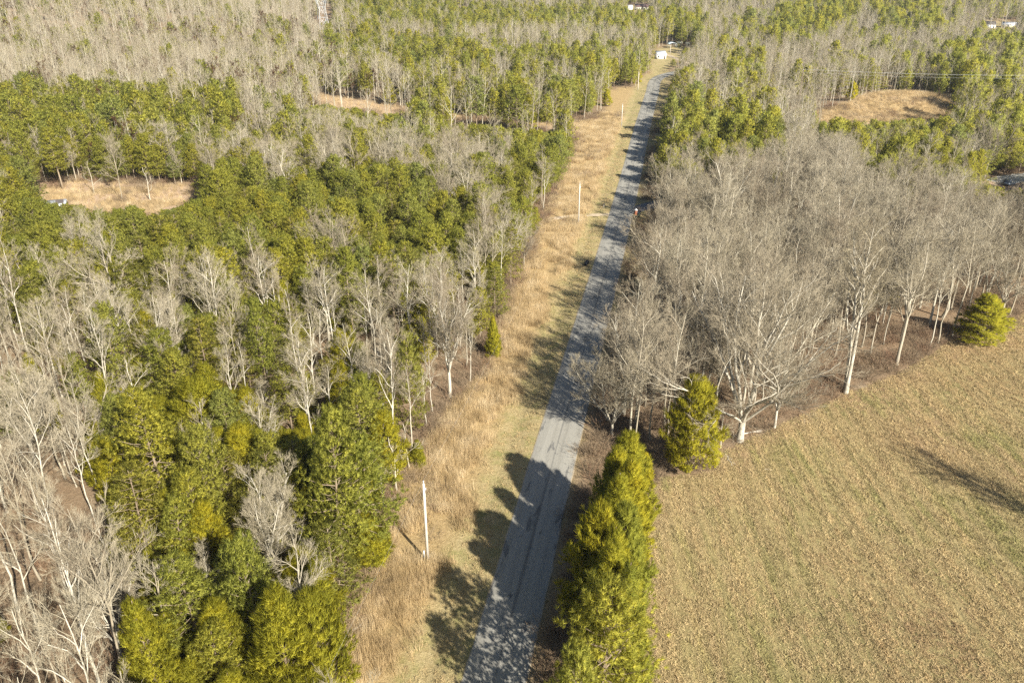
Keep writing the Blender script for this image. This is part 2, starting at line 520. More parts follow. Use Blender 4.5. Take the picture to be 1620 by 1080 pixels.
# ------------------------------------------------------------------ mesh helpers
class MB:
    def __init__(self):
        self.v, self.f, self.n = [], [], 0

    def add(self, verts, faces):
        self.v.append(np.asarray(verts, float))
        self.f += [tuple(i + self.n for i in f) for f in faces]
        self.n += len(verts)

    def box(self, c, s, rz=0.0, taper=1.0):
        hx, hy, hz = s[0] / 2, s[1] / 2, s[2] / 2
        p = np.array([(x * hx * (taper if z > 0 else 1), y * hy * (taper if z > 0 else 1), z * hz) for z in (-1, 1) for y in (-1, 1) for x in (-1, 1)])
        cr, sr = math.cos(rz), math.sin(rz)
        q = np.stack([p[:, 0] * cr - p[:, 1] * sr, p[:, 0] * sr + p[:, 1] * cr, p[:, 2]], 1) + np.asarray(c)
        self.add(q, [(0, 2, 3, 1), (4, 5, 7, 6), (0, 1, 5, 4), (2, 6, 7, 3), (0, 4, 6, 2), (1, 3, 7, 5)])
        return self

    def tube(self, pts, rad, sides=6, caps=True):
        pts = np.asarray(pts, float)
        n = len(pts)
        rad = np.broadcast_to(np.asarray(rad, float), (n,))
        t = np.gradient(pts, axis=0)
        t /= np.linalg.norm(t, axis=1)[:, None] + 1e-9
        ref = np.array((0, 0, 1.0)) if abs(t[0, 2]) < 0.9 else np.array((1.0, 0, 0))
        a = np.cross(t, ref)
        a /= np.linalg.norm(a, axis=1)[:, None] + 1e-9
        b = np.cross(t, a)
        an = np.arange(sides) * 2 * math.pi / sides
        ring = pts[:, None] + rad[:, None, None] * (np.cos(an)[None, :, None] * a[:, None] + np.sin(an)[None, :, None] * b[:, None])
        fs = []
        for i in range(n - 1):
            for k in range(sides):
                k2 = (k + 1) % sides
                fs.append((i * sides + k, i * sides + k2, (i + 1) * sides + k2, (i + 1) * sides + k))
        if caps:
            fs.append(tuple(range(sides))[::-1])
            fs.append(tuple((n - 1) * sides + k for k in range(sides)))
        self.add(ring.reshape(-1, 3), fs)
        return self

    def prism(self, outline, y0, y1):
        """outline in x,z extruded along y"""
        n = len(outline)
        p = [(x, y0, z) for x, z in outline] + [(x, y1, z) for x, z in outline]
        fs = [tuple(range(n)), tuple(range(2 * n - 1, n - 1, -1))]
        fs += [(i, i + n, (i + 1) % n + n, (i + 1) % n) for i in range(n)]
        self.add(p, fs)
        return self

    def mesh(self, name, mat, smooth=False):
        me = bpy.data.meshes.new(name)
        v = np.concatenate(self.v) if self.v else np.zeros((0, 3))
        fill(me, v, self.f)
        me.materials.append(M[mat] if isinstance(mat, str) else mat)
        if smooth:
            me.shade_smooth()
        return me

    def build(self, name, mat, parent=None, loc=None, smooth=False):
        return link(name, self.mesh(name, mat, smooth), parent, loc)


def fill(me, v, faces):
    tot = np.array([len(f) for f in faces], np.int32)
    idx = np.array([i for f in faces for i in f], np.int32)
    me.vertices.add(len(v))
    me.vertices.foreach_set('co', np.ascontiguousarray(v, np.float32).ravel())
    me.loops.add(len(idx))
    me.loops.foreach_set('vertex_index', idx)
    me.polygons.add(len(tot))
    st = np.zeros(len(tot), np.int32)
    st[1:] = np.cumsum(tot)[:-1]
    me.polygons.foreach_set('loop_start', st)
    me.polygons.foreach_set('loop_total', tot)
    me.update(calc_edges=True)
    me.validate()


def tri_mesh(name, tris, mat):
    """tris (n,3,3) of loose triangles"""
    me = bpy.data.meshes.new(name)
    n = len(tris)
    me.vertices.add(n * 3)
    me.vertices.foreach_set('co', np.ascontiguousarray(tris, np.float32).ravel())
    me.loops.add(n * 3)
    me.loops.foreach_set('vertex_index', np.arange(n * 3, dtype=np.int32))
    me.polygons.add(n)
    me.polygons.foreach_set('loop_start', np.arange(0, n * 3, 3, dtype=np.int32))
    me.polygons.foreach_set('loop_total', np.full(n, 3, np.int32))
    me.update(calc_edges=True)
    me.materials.append(M[mat])
    return me


def link(name, me, parent=None, loc=None, col=None):
    o = bpy.data.objects.new(name, me)
    (col or COL).objects.link(o)
    if parent is not None:
        o.parent = parent
    if loc is not None:
        o.location = loc
    return o


def thing(name, label, cat, loc, rz=0.0, group=None):
    o = bpy.data.objects.new(name, None)
    COL.objects.link(o)
    o.empty_display_size = 0.5
    o.location = loc
    o.rotation_euler = (0, 0, rz)
    tag(o, label, cat, group)
    return o


def tag(o, label, cat, group=None, kind=None):
    if label:
        o['label'] = label
    if cat:
        o['category'] = cat
    if group:
        o['group'] = group
    if kind:
        o['kind'] = kind
    return o


# ------------------------------------------------------------------ ground sheet
def axis(lo, flo, fhi, hi, step, grow=1.16):
    a = list(np.arange(flo, fhi + 1e-6, step))
    s, x = step, fhi
    while x < hi:
        s *= grow
        x += s
        a.append(x)
    s, x = step, flo
    pre = []
    while x > lo:
        s *= grow
        x -= s
        pre.append(x)
    return np.array(pre[::-1] + a)


gx = axis(-6000, -110, 130, 6000, 1.0, 1.055)
gy = axis(-2500, 30, 260, 9000, 1.0, 1.05)
GX, GY = np.meshgrid(gx, gy)
GP = np.stack([GX, GY], -1)
GZ = terrain(GP)
rd = seg_dist(GP, ROAD[::2])
nz_ = vnoise(GP, 3.0, 5) - 0.5
nz2 = vnoise(GP, 1.3, 6) - 0.5
edge = nz_ * 3.0 + nz2 * 1.4
A = {}
A['dry'] = np.clip(sstep(-1.0, 1.2, signed(GP, VERGE) + edge) + sstep(-1.5, 1.5, signed(GP, CLEAR) + edge * 2) * 0.65 * sstep(0.2, 0.6, vnoise(GP, 8, 23)) + sstep(-2, 2, signed(GP, LANE) + edge) * 0.55
                   + sstep(-2, 2, signed(GP, MOUND) + edge), 0, 1)
mown = sstep(10.2, 7.0, rd + edge * 0.5) * sstep(-5, 0, signed(GP, VERGE))
RX = np.interp(GY, ROAD[:, 1], ROAD[:, 0])
mown = np.maximum(mown, sstep(5.2, 3.6, rd + edge * 0.4) * 0.8 * np.where(GX < RX, 1.0, sstep(100, 130, GY)))
mown = np.maximum(mown, sstep(9.0, 6.0, rd + edge * 0.6) * 0.8 * (GX > RX) * sstep(125, 150, GY))
mown = np.maximum(mown, sstep(-2, 2, signed(GP, LAWN) + edge))
for f in FARS:
    mown = np.maximum(mown, sstep(-6, 3, signed(GP, f)))
A['mown'] = mown
fs_ = signed(GP, FIELD)
A['field'] = sstep(-1.0, 1.6, fs_ + edge * 0.8)
A['brown'] = np.clip(sstep(5.5, 0.5, fs_ + edge * 1.6) * sstep(70, 85, GY) * 0.85 + sstep(0.45, 0.75, vnoise(GP, 14, 9)) * sstep(38, 60, GX) * 0.8 * sstep(60, 75, GY + edge), 0, 1)
gl = seg_dist(GP, np.array([pix(1500, 610)[:2], pix(1545, 690)[:2], pix(1570, 760)[:2]]))
gl2 = seg_dist(GP, np.array([pix(1390, 820)[:2], pix(1450, 890)[:2], pix(1520, 930)[:2]]))
A['green'] = np.clip(sstep(2.6, 0.4, gl + edge * 0.6) * 1.6 + sstep(2.2, 0.3, gl2 + edge * 0.6) * 1.2, 0, 2) + sstep(70, 52, GY) * 0.3 * sstep(14, 22, GX)
soil = np.zeros_like(GX)
for (u, v, r) in ((650, 915, 1.6), (605, 950, 1.6), (575, 985, 1.8), (690, 690, 1.2)):
    q = pix(u, v)
    soil = np.maximum(soil, sstep(1.0, 0.3, np.hypot((GX - q[0]) / r, (GY - q[1]) / (r * 0.8)) + edge * 0.16) * 0.9)
soil = np.maximum(soil, sstep(-1, 2, signed(GP, YARD) + edge) * 0.8)
soil = np.maximum(soil, sstep(0.35, 0.7, vnoise(GP, 6, 21)) * sstep(-2, 2, signed(GP, CLEAR)) * 0.9)
soil = np.maximum(soil, sstep(0.55, 0.8, vnoise(GP, 5, 24)) * sstep(-2, 2, signed(GP, MOUND)) * 0.6)
soil = np.maximum(soil, sstep(-2, 2, signed(GP, LANE) + edge) * sstep(0.35, 0.6, vnoise(GP, 9, 22)) * 0.7)
A['soil'] = soil
# verge ditch and tiny relief
GZ = GZ - 0.35 * np.exp(-((rd - 6.3) / 0.8) ** 2) * sstep(-1, 1, signed(GP, VERGE)) + 0.10 * nz_ * sstep(3.4, 5, rd) * sstep(500, 200, GY)
GZ = GZ - 0.02 * sstep(3.4, 2.9, rd)
ru = (GX - 0.035 * (GY - 60) + (vnoise(GP, 25, 81) - 0.5) * 1.2)
GZ = GZ + 0.05 * np.sin(ru * 2 * math.pi / 4.0) * sstep(0, 4, fs_) * sstep(150, 120, GY)
ny, nx = GX.shape
ids = np.arange(nx * ny).reshape(ny, nx)
quads = np.stack([ids[:-1, :-1], ids[:-1, 1:], ids[1:, 1:], ids[1:, :-1]], -1).reshape(-1, 4)
me = bpy.data.meshes.new('ground')
me.vertices.add(nx * ny)
me.vertices.foreach_set('co', np.stack([GX, GY, GZ], -1).astype(np.float32).ravel())
me.loops.add(quads.size)
me.loops.foreach_set('vertex_index', quads.astype(np.int32).ravel())
me.polygons.add(len(quads))
me.polygons.foreach_set('loop_start', np.arange(0, quads.size, 4, dtype=np.int32))
me.polygons.foreach_set('loop_total', np.full(len(quads), 4, np.int32))
me.update(calc_edges=True)
for k, w in A.items():
    at = me.attributes.new(k, 'FLOAT', 'POINT')
    at.data.foreach_set('value', w.astype(np.float32).ravel())
me.shade_smooth()
me.materials.append(M['ground'])
ground = link('ground', me)
tag(ground, 'rolling ground of brown leaf litter, dry grass and mown hay field', 'ground', kind='structure')


def gz(x, y):
    return float(terrain(np.array([[x, y]]))[0])


# ------------------------------------------------------------------ road, lanes
def ribbon(name, line, half, mat, z, label, across=(-1, -0.5, 0, 0.5, 1), jitter=0.0, seed=1):
    line = np.asarray(line)
    t = np.gradient(line, axis=0)
    t /= np.linalg.norm(t, axis=1)[:, None]
    nr = np.stack([t[:, 1], -t[:, 0]], 1)
    s = np.concatenate([[0], np.cumsum(np.linalg.norm(np.diff(line, axis=0), axis=1))])
    V, UV, Fc = [], [], []
    k = len(across)
    rng = np.random.default_rng(seed)
    for i in range(len(line)):
        for a in across:
            j = jitter * rng.normal() if abs(a) == 1 else 0
            p = line[i] + nr[i] * (half * a + j)
            V.append((p[0], p[1], gz(*p) + z - (0.03 if abs(a) == 1 else 0)))
            UV.append((a, s[i], 0))
    for i in range(len(line) - 1):
        for j in range(k - 1):
            Fc.append((i * k + j, i * k + j + 1, (i + 1) * k + j + 1, (i + 1) * k + j))
    me = bpy.data.meshes.new(name)
    fill(me, np.array(V), Fc)
    at = me.attributes.new('road_uv', 'FLOAT_VECTOR', 'POINT')
    at.data.foreach_set('vector', np.array(UV, np.float32).ravel())
    me.materials.append(M[mat])
    me.shade_smooth()
    o = link(name, me)
    return tag(o, label, 'road', kind='structure')


def densify(line, step):
    line = np.asarray(line)
    s = np.concatenate([[0], np.cumsum(np.linalg.norm(np.diff(line, axis=0), axis=1))])
    q = np.arange(0, s[-1], step)
    return np.stack([np.interp(q, s, line[:, 0]), np.interp(q, s, line[:, 1])], 1)


ribbon('road', densify(ROAD, 1.5), ROAD_HALF, 'road', 0.045, 'straight two-lane grey asphalt road running through the woods', (-1, -0.97, -0.5, 0, 0.5, 0.97, 1), 0.05)
lane = catmull([pix(*p)[:2] for p in ((800, 366), (840, 352), (870, 347), (905, 342), (940, 340), (972, 339))], 6)
ribbon('dirt_lane', densify(lane, 0.8), 1.0, 'dirt', 0.04, 'narrow pale dirt lane leaving the road across the dry grass', (-1, -0.8, 0, 0.8, 1), 0.15)
drive = catmull([pix(*p)[:2] for p in ((985, 337), (1000, 333), (1015, 329), (1040, 322), (1090, 312))], 6)
ribbon('driveway', densify(drive, 0.8), 2.2, 'tarmac', 0.035, 'dark paved driveway mouth beside the brick mailbox', (-1, -0.9, 0, 0.9, 1), 0.1)
gdr = catmull([pix(*p)[:2] for p in ((1040, 82), (1052, 86), (1063, 90), (1073, 94), (1090, 101))], 6)
ribbon('gravel_drive', densify(gdr, 1.5), 1.7, 'dirt', 0.06, 'pale gravel drive leading to the white shed on the lawn', (-1, -0.8, 0, 0.8, 1), 0.2)
pad = catmull([pix(*p)[:2] for p in ((1578, 289), (1600, 283), (1640, 278), (1700, 270))], 6)
ribbon('gravel_pad', densify(pad, 1.0), 3.4, 'gravel', 0.06, 'grey gravel pad under the parked blue-grey car', (-1, -0.8, 0, 0.8, 1), 0.2)
mtr = catmull([pix(*p)[:2] for p in ((1460, 198), (1478, 193), (1495, 190), (1512, 187))], 6)
ribbon('gravel_track', densify(mtr, 1.0), 1.4, 'gravel', 0.07, 'short pale gravel track at the foot of the golden grass mound', (-1, -0.8, 0, 0.8, 1), 0.25)

#@TREES
# ------------------------------------------------------------------ tree prototypes
def unit(a):
    return a / (np.linalg.norm(a, axis=-1, keepdims=True) + 1e-9)


def blades(rng, C, D, k, spread, length, width):
    """k thin triangles fanned round each centre C along axis D, with a shading normal that follows the clump"""
    n = len(C)
    C = np.repeat(C, k, 0)
    D = np.repeat(D, k, 0)
    d = unit(D + rng.normal(size=D.shape) * spread)
    L = length * rng.uniform(0.65, 1.25, (n * k, 1))
    side = unit(np.cross(d, rng.normal(size=d.shape))) * width * rng.uniform(0.7, 1.3, (n * k, 1)) * 0.6
    a_, b_, c_ = C - side, C + side, C + d * L
    nr = unit(D + (d - D) * 0.9 + rng.normal(size=D.shape) * 0.22)
    flip = (np.cross(b_ - a_, c_ - a_) * nr).sum(1) < 0
    a2 = np.where(flip[:, None], b_, a_)
    b2 = np.where(flip[:, None], a_, b_)
    return np.stack([a2, b2, c_], 1), nr


def trunk_path(rng, h, n=7, bend=0.25):
    z = np.linspace(-0.3, h, n)
    w = np.cumsum(rng.normal(size=(n, 2)) * bend * 0.35, 0)
    w -= w[0]
    return np.stack([w[:, 0], w[:, 1], z], 1)


def at_path(path, z):
    return np.array([np.interp(z, path[:, 2], path[:, i]) for i in (0, 1)] + [z])


def pine(seed, h, r, cb, nbr, tufts, blade_k, bl, bw, flatness=0.0, sparse=1.0):
    """conifer with whorled limbs carrying rounded needle clumps; cb = height share where the crown starts"""
    rng = np.random.default_rng(seed)
    path = trunk_path(rng, h)
    tb = MB()
    tb.tube(path, np.interp(path[:, 2], [0, h], [0.012 * h + 0.02, 0.02]), 6)
    C, D = [], []
    az = rng.uniform(0, 6.28)
    for i in range(nbr):
        t = cb + (0.985 - cb) * (max(0.0, i + rng.uniform(-.3, .3)) / nbr) ** 0.9
        t = min(max(t, cb), 0.985)
        u = (t - cb) / (1 - cb)
        az += 2.4 + rng.normal() * 0.35
        prof = (1 - u) ** 0.5 * (0.55 + 0.45 * min(1, u / 0.18))
        L = r * prof * rng.uniform(0.6, 1.2) + 0.25
        el = R(-8 + 62 * u ** 1.2) * (1 - flatness * 0.8) + rng.normal() * 0.12
        dirv = np.array((math.cos(az) * math.cos(el), math.sin(az) * math.cos(el), math.sin(el)))
        p0 = at_path(path, t * h)
        sag = 0.16 * L * (1 - flatness * 0.6)
        tip = p0 + dirv * L * 0.75 + np.array((0, 0, sag * 0.6))
        mid = p0 + dirv * L * 0.4
        tb.tube(np.stack([p0, mid, tip]), [0.012 * L + 0.012, 0.008 * L + 0.01, 0.008], 3, False)
        nc = max(2, int(round(tufts * (0.45 + 0.55 * prof) * sparse)))
        s = rng.uniform(0.16, 1.02, nc) ** 0.8
        side = unit(np.cross(dirv, (0, 0, 1)))
        wdt = 0.30 * L * (1.15 - s)[:, None] + 0.12
        lat = rng.normal(size=(nc, 1)) * wdt * 1.1
        c = p0 + dirv * (L * s)[:, None] + np.array((0, 0, sag)) * (s ** 2)[:, None] + side * lat
        c[:, 2] += rng.normal(size=nc) * 0.16 * (1 - 0.75 * flatness) * (0.6 + L * 0.25)
        C.append(c)
        D.append(unit(dirv * 0.7 + side * lat / (np.abs(lat).max() + 1e-6) * 0.5 + np.array((0, 0, 0.55 - 0.15 * flatness)) + rng.normal(size=(nc, 3)) * 0.3))
    C, D = np.concatenate(C), np.concatenate(D)
    return tb, blades(rng, C, D, blade_k, 0.55, bl, bw)


def cedar(seed, h, r, nbr, sprays, blade_k, bl, bw, point=0.8):
    rng = np.random.default_rng(seed)
    path = trunk_path(rng, h * 0.97, bend=0.12)
    tb = MB()
    tb.tube(path, np.interp(path[:, 2], [0, h], [0.016 * h + 0.03, 0.015]), 6)
    C, D = [], []
    az = 0
    lob = rng.uniform(0.75, 1.2, 9)
    for i in range(nbr):
        t = 0.03 + 0.95 * (i / nbr) ** 0.92
        az += 2.4 + rng.normal() * 0.3
        prof = (1 - t) ** point * (0.55 + 0.45 * min(1, t / 0.16))
        lb = np.interp((az % 6.2832) / 6.2832 * 9, range(10), list(lob) + [lob[0]])
        L = r * prof * rng.uniform(0.72, 1.18) * lb + 0.15
        el = R(18 + 45 * t) + rng.normal() * 0.12
        dirv = np.array((math.cos(az) * math.cos(el), math.sin(az) * math.cos(el), math.sin(el)))
        p0 = at_path(path, t * h * 0.93)
        tb.tube(np.stack([p0, p0 + dirv * L * 0.7]), [0.008 * L + 0.01, 0.006], 3, False)
        nc = max(3, int(sprays * (0.3 + 0.95 * prof * min(1.4, r / 2.2))))
        s = rng.uniform(0.3, 1.0, nc) ** 0.6
        side = unit(np.cross(dirv, (0, 0, 1)))
        lat = rng.normal(size=(nc, 1)) * (0.26 * L * (1.2 - s)[:, None] + 0.08)
        c = p0 + dirv * (L * s)[:, None] + side * lat
        c[:, 2] += rng.normal(size=nc) * 0.12
        C.append(c)
        D.append(unit(dirv * 0.75 + side * lat * 0.6 + np.array((0, 0, 0.55)) + rng.normal(size=(nc, 3)) * 0.22))
    C, D = np.concatenate(C), np.concatenate(D)
    return tb, blades(rng, C, D, blade_k, 0.34, bl, bw)


class Bare:
    """leafless hardwood: trunk and limbs go to one mesh, branches and twigs to another"""

    def __init__(self, seed, twig_w=0.022, detail=1.0):
        self.rng = np.random.default_rng(seed)
        self.tb, self.cb, self.tw = MB(), MB(), []
        self.twig_w, self.detail = twig_w, detail

    def path(self, p, d, L, n, wob, up):
        pts = [np.array(p, float)]
        d = unit(np.array(d, float))
        for _ in range(n):
            d = unit(d + self.rng.normal(size=3) * wob + np.array((0, 0, up)))
            pts.append(pts[-1] + d * L / n)
        return np.array(pts)

    def side_dir(self, t, ang):
        a = unit(np.cross(t, self.rng.normal(size=3)))
        return unit(t * math.cos(ang) + a * math.sin(ang))

    def twigs(self, pts, n, L):
        k = self.rng.uniform(0.15, 1.0, n) * (len(pts) - 1)
        i = np.minimum(k.astype(int), len(pts) - 2)
        f = (k - i)[:, None]
        c = pts[i] * (1 - f) + pts[i + 1] * f
        t = unit(pts[i + 1] - pts[i])
        d = unit(t + self.rng.normal(size=(n, 3)) * 0.33 + np.array((0, 0, 0.3)))
        ln = L * self.rng.uniform(0.5, 1.2, (n, 1))
        s = unit(np.cross(d, self.rng.normal(size=(n, 3)))) * self.twig_w * 0.5
        self.tw.append(np.stack([c - s, c + s, c + d * ln], 1))
        # twiglets
        m = 2 if self.detail > 0.8 else 1
        c2 = np.repeat(c, m, 0) + np.repeat(d * ln, m, 0) * self.rng.uniform(0.25, 0.9, (n * m, 1))
        d2 = unit(np.repeat(d, m, 0) + self.rng.normal(size=(n * m, 3)) * 0.33 + np.array((0, 0, 0.15)))
        s2 = unit(np.cross(d2, self.rng.normal(size=(n * m, 3)))) * self.twig_w * 0.4
        l2 = np.repeat(ln, m, 0) * self.rng.uniform(0.35, 0.75, (n * m, 1))
        self.tw.append(np.stack([c2 - s2, c2 + s2, c2 + d2 * l2], 1))

    def branch(self, p, d, L, r, lvl, wob=0.16, up=0.06):
        n = 5 if lvl == 0 else 4 if lvl == 1 else 3
        pts = self.path(p, d, L, n, wob, up)
        rad = np.linspace(r, r * 0.35, n + 1)
        (self.tb if lvl == 0 else self.cb).tube(pts, rad, 5 if lvl == 0 else 3, False)
        if lvl >= 2:
            self.twigs(pts, max(3, int(5.5 * self.detail)), 0.55 * L + 0.25)
            return
        nb = int((6 if lvl == 0 else 4) * self.detail + 0.5)
        for j in range(nb):
            t = 0.25 + 0.75 * (j + self.rng.uniform(0, 1)) / nb
            k = min(t, 0.999) * n
            i = int(k)
            q = pts[i] + (pts[i + 1] - pts[i]) * (k - i)
            dd = self.side_dir(unit(pts[i + 1] - pts[i]), R(self.rng.uniform(20, 42)))
            self.branch(q, dd, L * self.rng.uniform(0.38, 0.62) * (1.15 - 0.4 * t), max(r * 0.42, 0.012), lvl + 1, wob, up)
        self.twigs(pts[-2:], int(5 * self.detail), 0.3 * L + 0.3)

    def forest(self, h, clear=0.42, spread=0.26, limbs=14, lean=0.03, r=None):
        rng = self.rng
        path = trunk_path(rng, h * 0.93, 9, 0.02 * h)
        path[:, 0] += np.linspace(0, 1, 9) ** 1.5 * rng.normal() * lean * h
        path[:, 1] += np.linspace(0, 1, 9) ** 1.5 * rng.normal() * lean * h
        r = r or 0.0066 * h + 0.015
        self.tb.tube(path, np.interp(path[:, 2], [-0.3, 0.6, h], [r * 1.35, r, 0.02]), 6, False)
        az = rng.uniform(0, 6.28)
        for i in range(limbs):
            t = clear + (0.97 - clear) * (i / limbs) ** 0.85
            az += 2.4 + rng.normal() * 0.5
            el = R(rng.uniform(34, 56) + 16 * t)
            d = np.array((math.cos(az) * math.cos(el), math.sin(az) * math.cos(el), math.sin(el)))
            u = (t - clear) / (1 - clear)
            L = h * spread * (1 - 0.62 * u) * rng.uniform(0.7, 1.25)
            self.branch(at_path(path, t * h * 0.93), d, L, r * (0.5 - 0.3 * u), 0 if L > 0.14 * h else 1)
        return self.done()

    def oak(self, h, spread, leaders=7, stem=0.16, r=0.5):
        rng = self.rng
        path = trunk_path(rng, h * stem, 4, 0.15)
        self.tb.tube(path, [r * 1.35, r * 1.02, r * 0.95, r * 0.9], 8, False)
        az = 0.4
        for i in range(leaders):
            az += 6.283 / leaders * (1 + rng.normal() * 0.12)
            c = i % 3
            el = R((50, 62, 76)[c] + rng.uniform(-5, 5))
            L = (spread * 0.5 / math.cos(el)) * rng.uniform(0.85, 1.05) if c == 0 else h * (1 - stem) * (0.84 if c == 1 else 0.95) / (0.9 if c == 1 else 1.0)
            d = np.array((math.cos(az) * math.cos(el), math.sin(az) * math.cos(el), math.sin(el)))
            pts = self.path(path[-1] - np.array((0, 0, 0.25)), d, L, 8, 0.11, 0.02 if c == 0 else 0.05)
            self.tb.tube(pts, np.linspace(r * (0.42 if c == 0 else 0.55), 0.05, 9), 6, False)
            nb = 11
            for j in range(nb):
                t = 0.22 + 0.78 * (j + rng.uniform(0, 1)) / nb
                k = min(t, 0.99) * 8
                a = int(k)
                q = pts[a] + (pts[a + 1] - pts[a]) * (k - a)
                dd = self.side_dir(unit(pts[a + 1] - pts[a]), R(rng.uniform(24, 48)))
                self.branch(q, dd, L * 0.36 * (1.2 - 0.6 * t) * rng.uniform(0.7, 1.2), r * 0.2 * (1.15 - t) + 0.02, 0)
        return self.done()

    def done(self):
        return self.tb, self.cb, np.concatenate(self.tw)


NORM = {}


def crown_mesh(name, bl, mat):
    tris, nr = bl
    me = tri_mesh(name, tris, mat)
    v = np.repeat(nr, 3, 0)
    me.normals_split_custom_set_from_vertices(v.tolist())
    NORM[me.name] = v
    return me


def bare_crown(name, cb, tw):
    """branches (tubes) + twigs (triangles) in one mesh"""
    v = np.concatenate(cb.v + [tw.reshape(-1, 3)])
    n0 = cb.n
    faces = cb.f + [(n0 + i, n0 + i + 1, n0 + i + 2) for i in range(0, len(tw) * 3, 3)]
    me = bpy.data.meshes.new(name)
    tot = np.array([len(f) for f in faces], np.int32)
    idx = np.fromiter((i for f in faces for i in f), np.int32)
    me.vertices.add(len(v))
    me.vertices.foreach_set('co', v.astype(np.float32).ravel())
    me.loops.add(len(idx))
    me.loops.foreach_set('vertex_index', idx)
    me.polygons.add(len(tot))
    st = np.zeros(len(tot), np.int32)
    st[1:] = np.cumsum(tot)[:-1]
    me.polygons.foreach_set('loop_start', st)
    me.polygons.foreach_set('loop_total', tot)
    me.update(calc_edges=True)
    me.materials.append(M['twig'])
    return me


PROTO = {}        # kind -> list of (trunk mesh, crown mesh, height, half width)


def reg(kind, tm, cm, h, w):
    PROTO.setdefault(kind, []).append((tm, cm, h, w))


def add_pine(kind, seed, h, r, cb, nbr, tufts, k, bl, bw, fl=0.0, mat='pine', sparse=1.0):
    tb, tr = pine(seed, h, r, cb, nbr, tufts, k, bl, bw, fl, sparse)
    reg(kind, tb.mesh('trunk', 'pine_bark', True), crown_mesh('crown', tr, mat), h, r)


def add_cedar(kind, seed, h, r, nbr, sp, k, bl, bw, pt=0.8):
    tb, tr = cedar(seed, h, r, nbr, sp, k, bl, bw, pt)
    reg(kind, tb.mesh('trunk', 'pine_bark', True), crown_mesh('crown', tr, 'cedar'), h, r)


def add_bare(kind, b, res, h, w):
    tb, cb, tw = res
    reg(kind, tb.mesh('trunk', 'white_bark' if kind == 'oak' else 'bark', True), bare_crown('crown', cb, tw), h, w)


for s, (h, r, cb) in enumerate(((12.0, 3.6, .22), (13.0, 3.8, .28), (10.5, 3.5, .15), (13.5, 3.2, .34), (9.5, 3.2, .10), (11.5, 4.2, .22))):
    add_pine('pine', 10 + s, h, r, cb, 78, 25, 26, 0.36, 0.032)
    add_pine('pine_far', 40 + s, h, r, cb, 50, 13, 9, 0.66, 0.10)
for s, (h, r, cb) in enumerate(((10.5, 3.5, .12), (11.5, 3.7, .20), (9.0, 3.2, .10))):
    add_pine('vpine', 70 + s, h, r, cb, 62, 18, 20, 0.40, 0.032, 0.8, 'vpine', 0.9)
    add_pine('vpine_far', 80 + s, h, r, cb, 38, 10, 8, 0.62, 0.09, 0.8, 'vpine', 0.9)
for s, (h, r, pt) in enumerate(((8.5, 2.7, .62), (9.5, 2.5, .78), (7.5, 2.8, .52), (10.0, 3.0, .60), (6.5, 2.1, .70))):
    add_cedar('cedar', 100 + s, h, r, 130, 27, 16, 0.42, 0.029, pt)
    add_cedar('cedar_far', 120 + s, h, r, 64, 14, 7, 0.64, 0.09, pt)
for s, (h, cl, sp, li) in enumerate(((18, .45, .22, 12), (19, .52, .20, 11), (17, .38, .25, 13), (16, .5, .19, 10), (20, .42, .23, 13), (15, .34, .27, 12), (17.5, .56, .19, 9), (18.5, .4, .24, 12))):
    b = Bare(200 + s, 0.019, 1.0)
    add_bare('bare', b, b.forest(h, cl, sp, li), h, h * sp * 0.75)
for tm_, cm_, h_, w__ in list(PROTO['bare']):
    wm = tm_.copy()
    wm.materials[0] = M['white_bark']
    reg('white', wm, cm_, h_, w__)
for s, (h, w_, ld, st) in enumerate(((16.5, 9.5, 6, .3), (18, 10, 6, .36), (15, 9, 7, .26), (17, 8.5, 5, .4))):
    b = Bare(220 + s, 0.019, 0.85)
    add_bare('bare', b, b.oak(h, w_, ld, st, 0.19), h, w_ * 0.5)
for s, (h, cl, sp, li) in enumerate(((17, .42, .25, 9), (18, .5, .22, 8), (16, .38, .28, 9), (19, .46, .24, 9))):
    b = Bare(240 + s, 0.032, 0.7)
    add_bare('bare_far', b, b.forest(h, cl, sp, li), h, h * sp * 0.75)
for s, h in enumerate((14.0, 15.5)):          # oaks that keep their russet leaves
    b = Bare(260 + s, 0.03, 0.7)
    tb, cb, tw = b.forest(h, .38, .28, 10)
    rng = np.random.default_rng(s)
    c = tw[rng.random(len(tw)) < 0.8].mean(1)
    tr = blades(rng, c, unit(rng.normal(size=c.shape)), 4, 1.0, 0.24, 0.09)
    reg('russet', tb.mesh('trunk', 'bark', True), crown_mesh('crown', tr, 'russet'), h, 3)
b = Bare(300, 0.024, 1.0)
add_bare('oak', b, b.oak(24, 27, 9, 0.13, 0.44), 24, 13)
b = Bare(311, 0.024, 1.0)
add_bare('oak', b, b.oak(16, 14, 7, 0.22, 0.3), 16, 7)
b = Bare(312, 0.024, 1.0)
add_bare('oak', b, b.oak(13, 13, 8, 0.2, 0.22), 13, 6)
# tall tree with twin stems
b = Bare(320, 0.024, 1.0)
t1 = b.forest(25, .40, .27, 15, 0.06, 0.30)
b2 = Bare(323, 0.024, 1.0)
t2 = b2.forest(23.5, .36, .28, 14, 0.07, 0.27)
tb, cb, tw = t1
sh = np.array((0.75, 0.1, 0))
tb.add(np.concatenate(t2[0].v) + sh, t2[0].f)
cb.add(np.concatenate(t2[1].v) + sh, t2[1].f)
reg('twin', tb.mesh('trunk', 'white_bark', True), bare_crown('crown', cb, np.concatenate([tw, t2[2] + sh])), 25, 9)
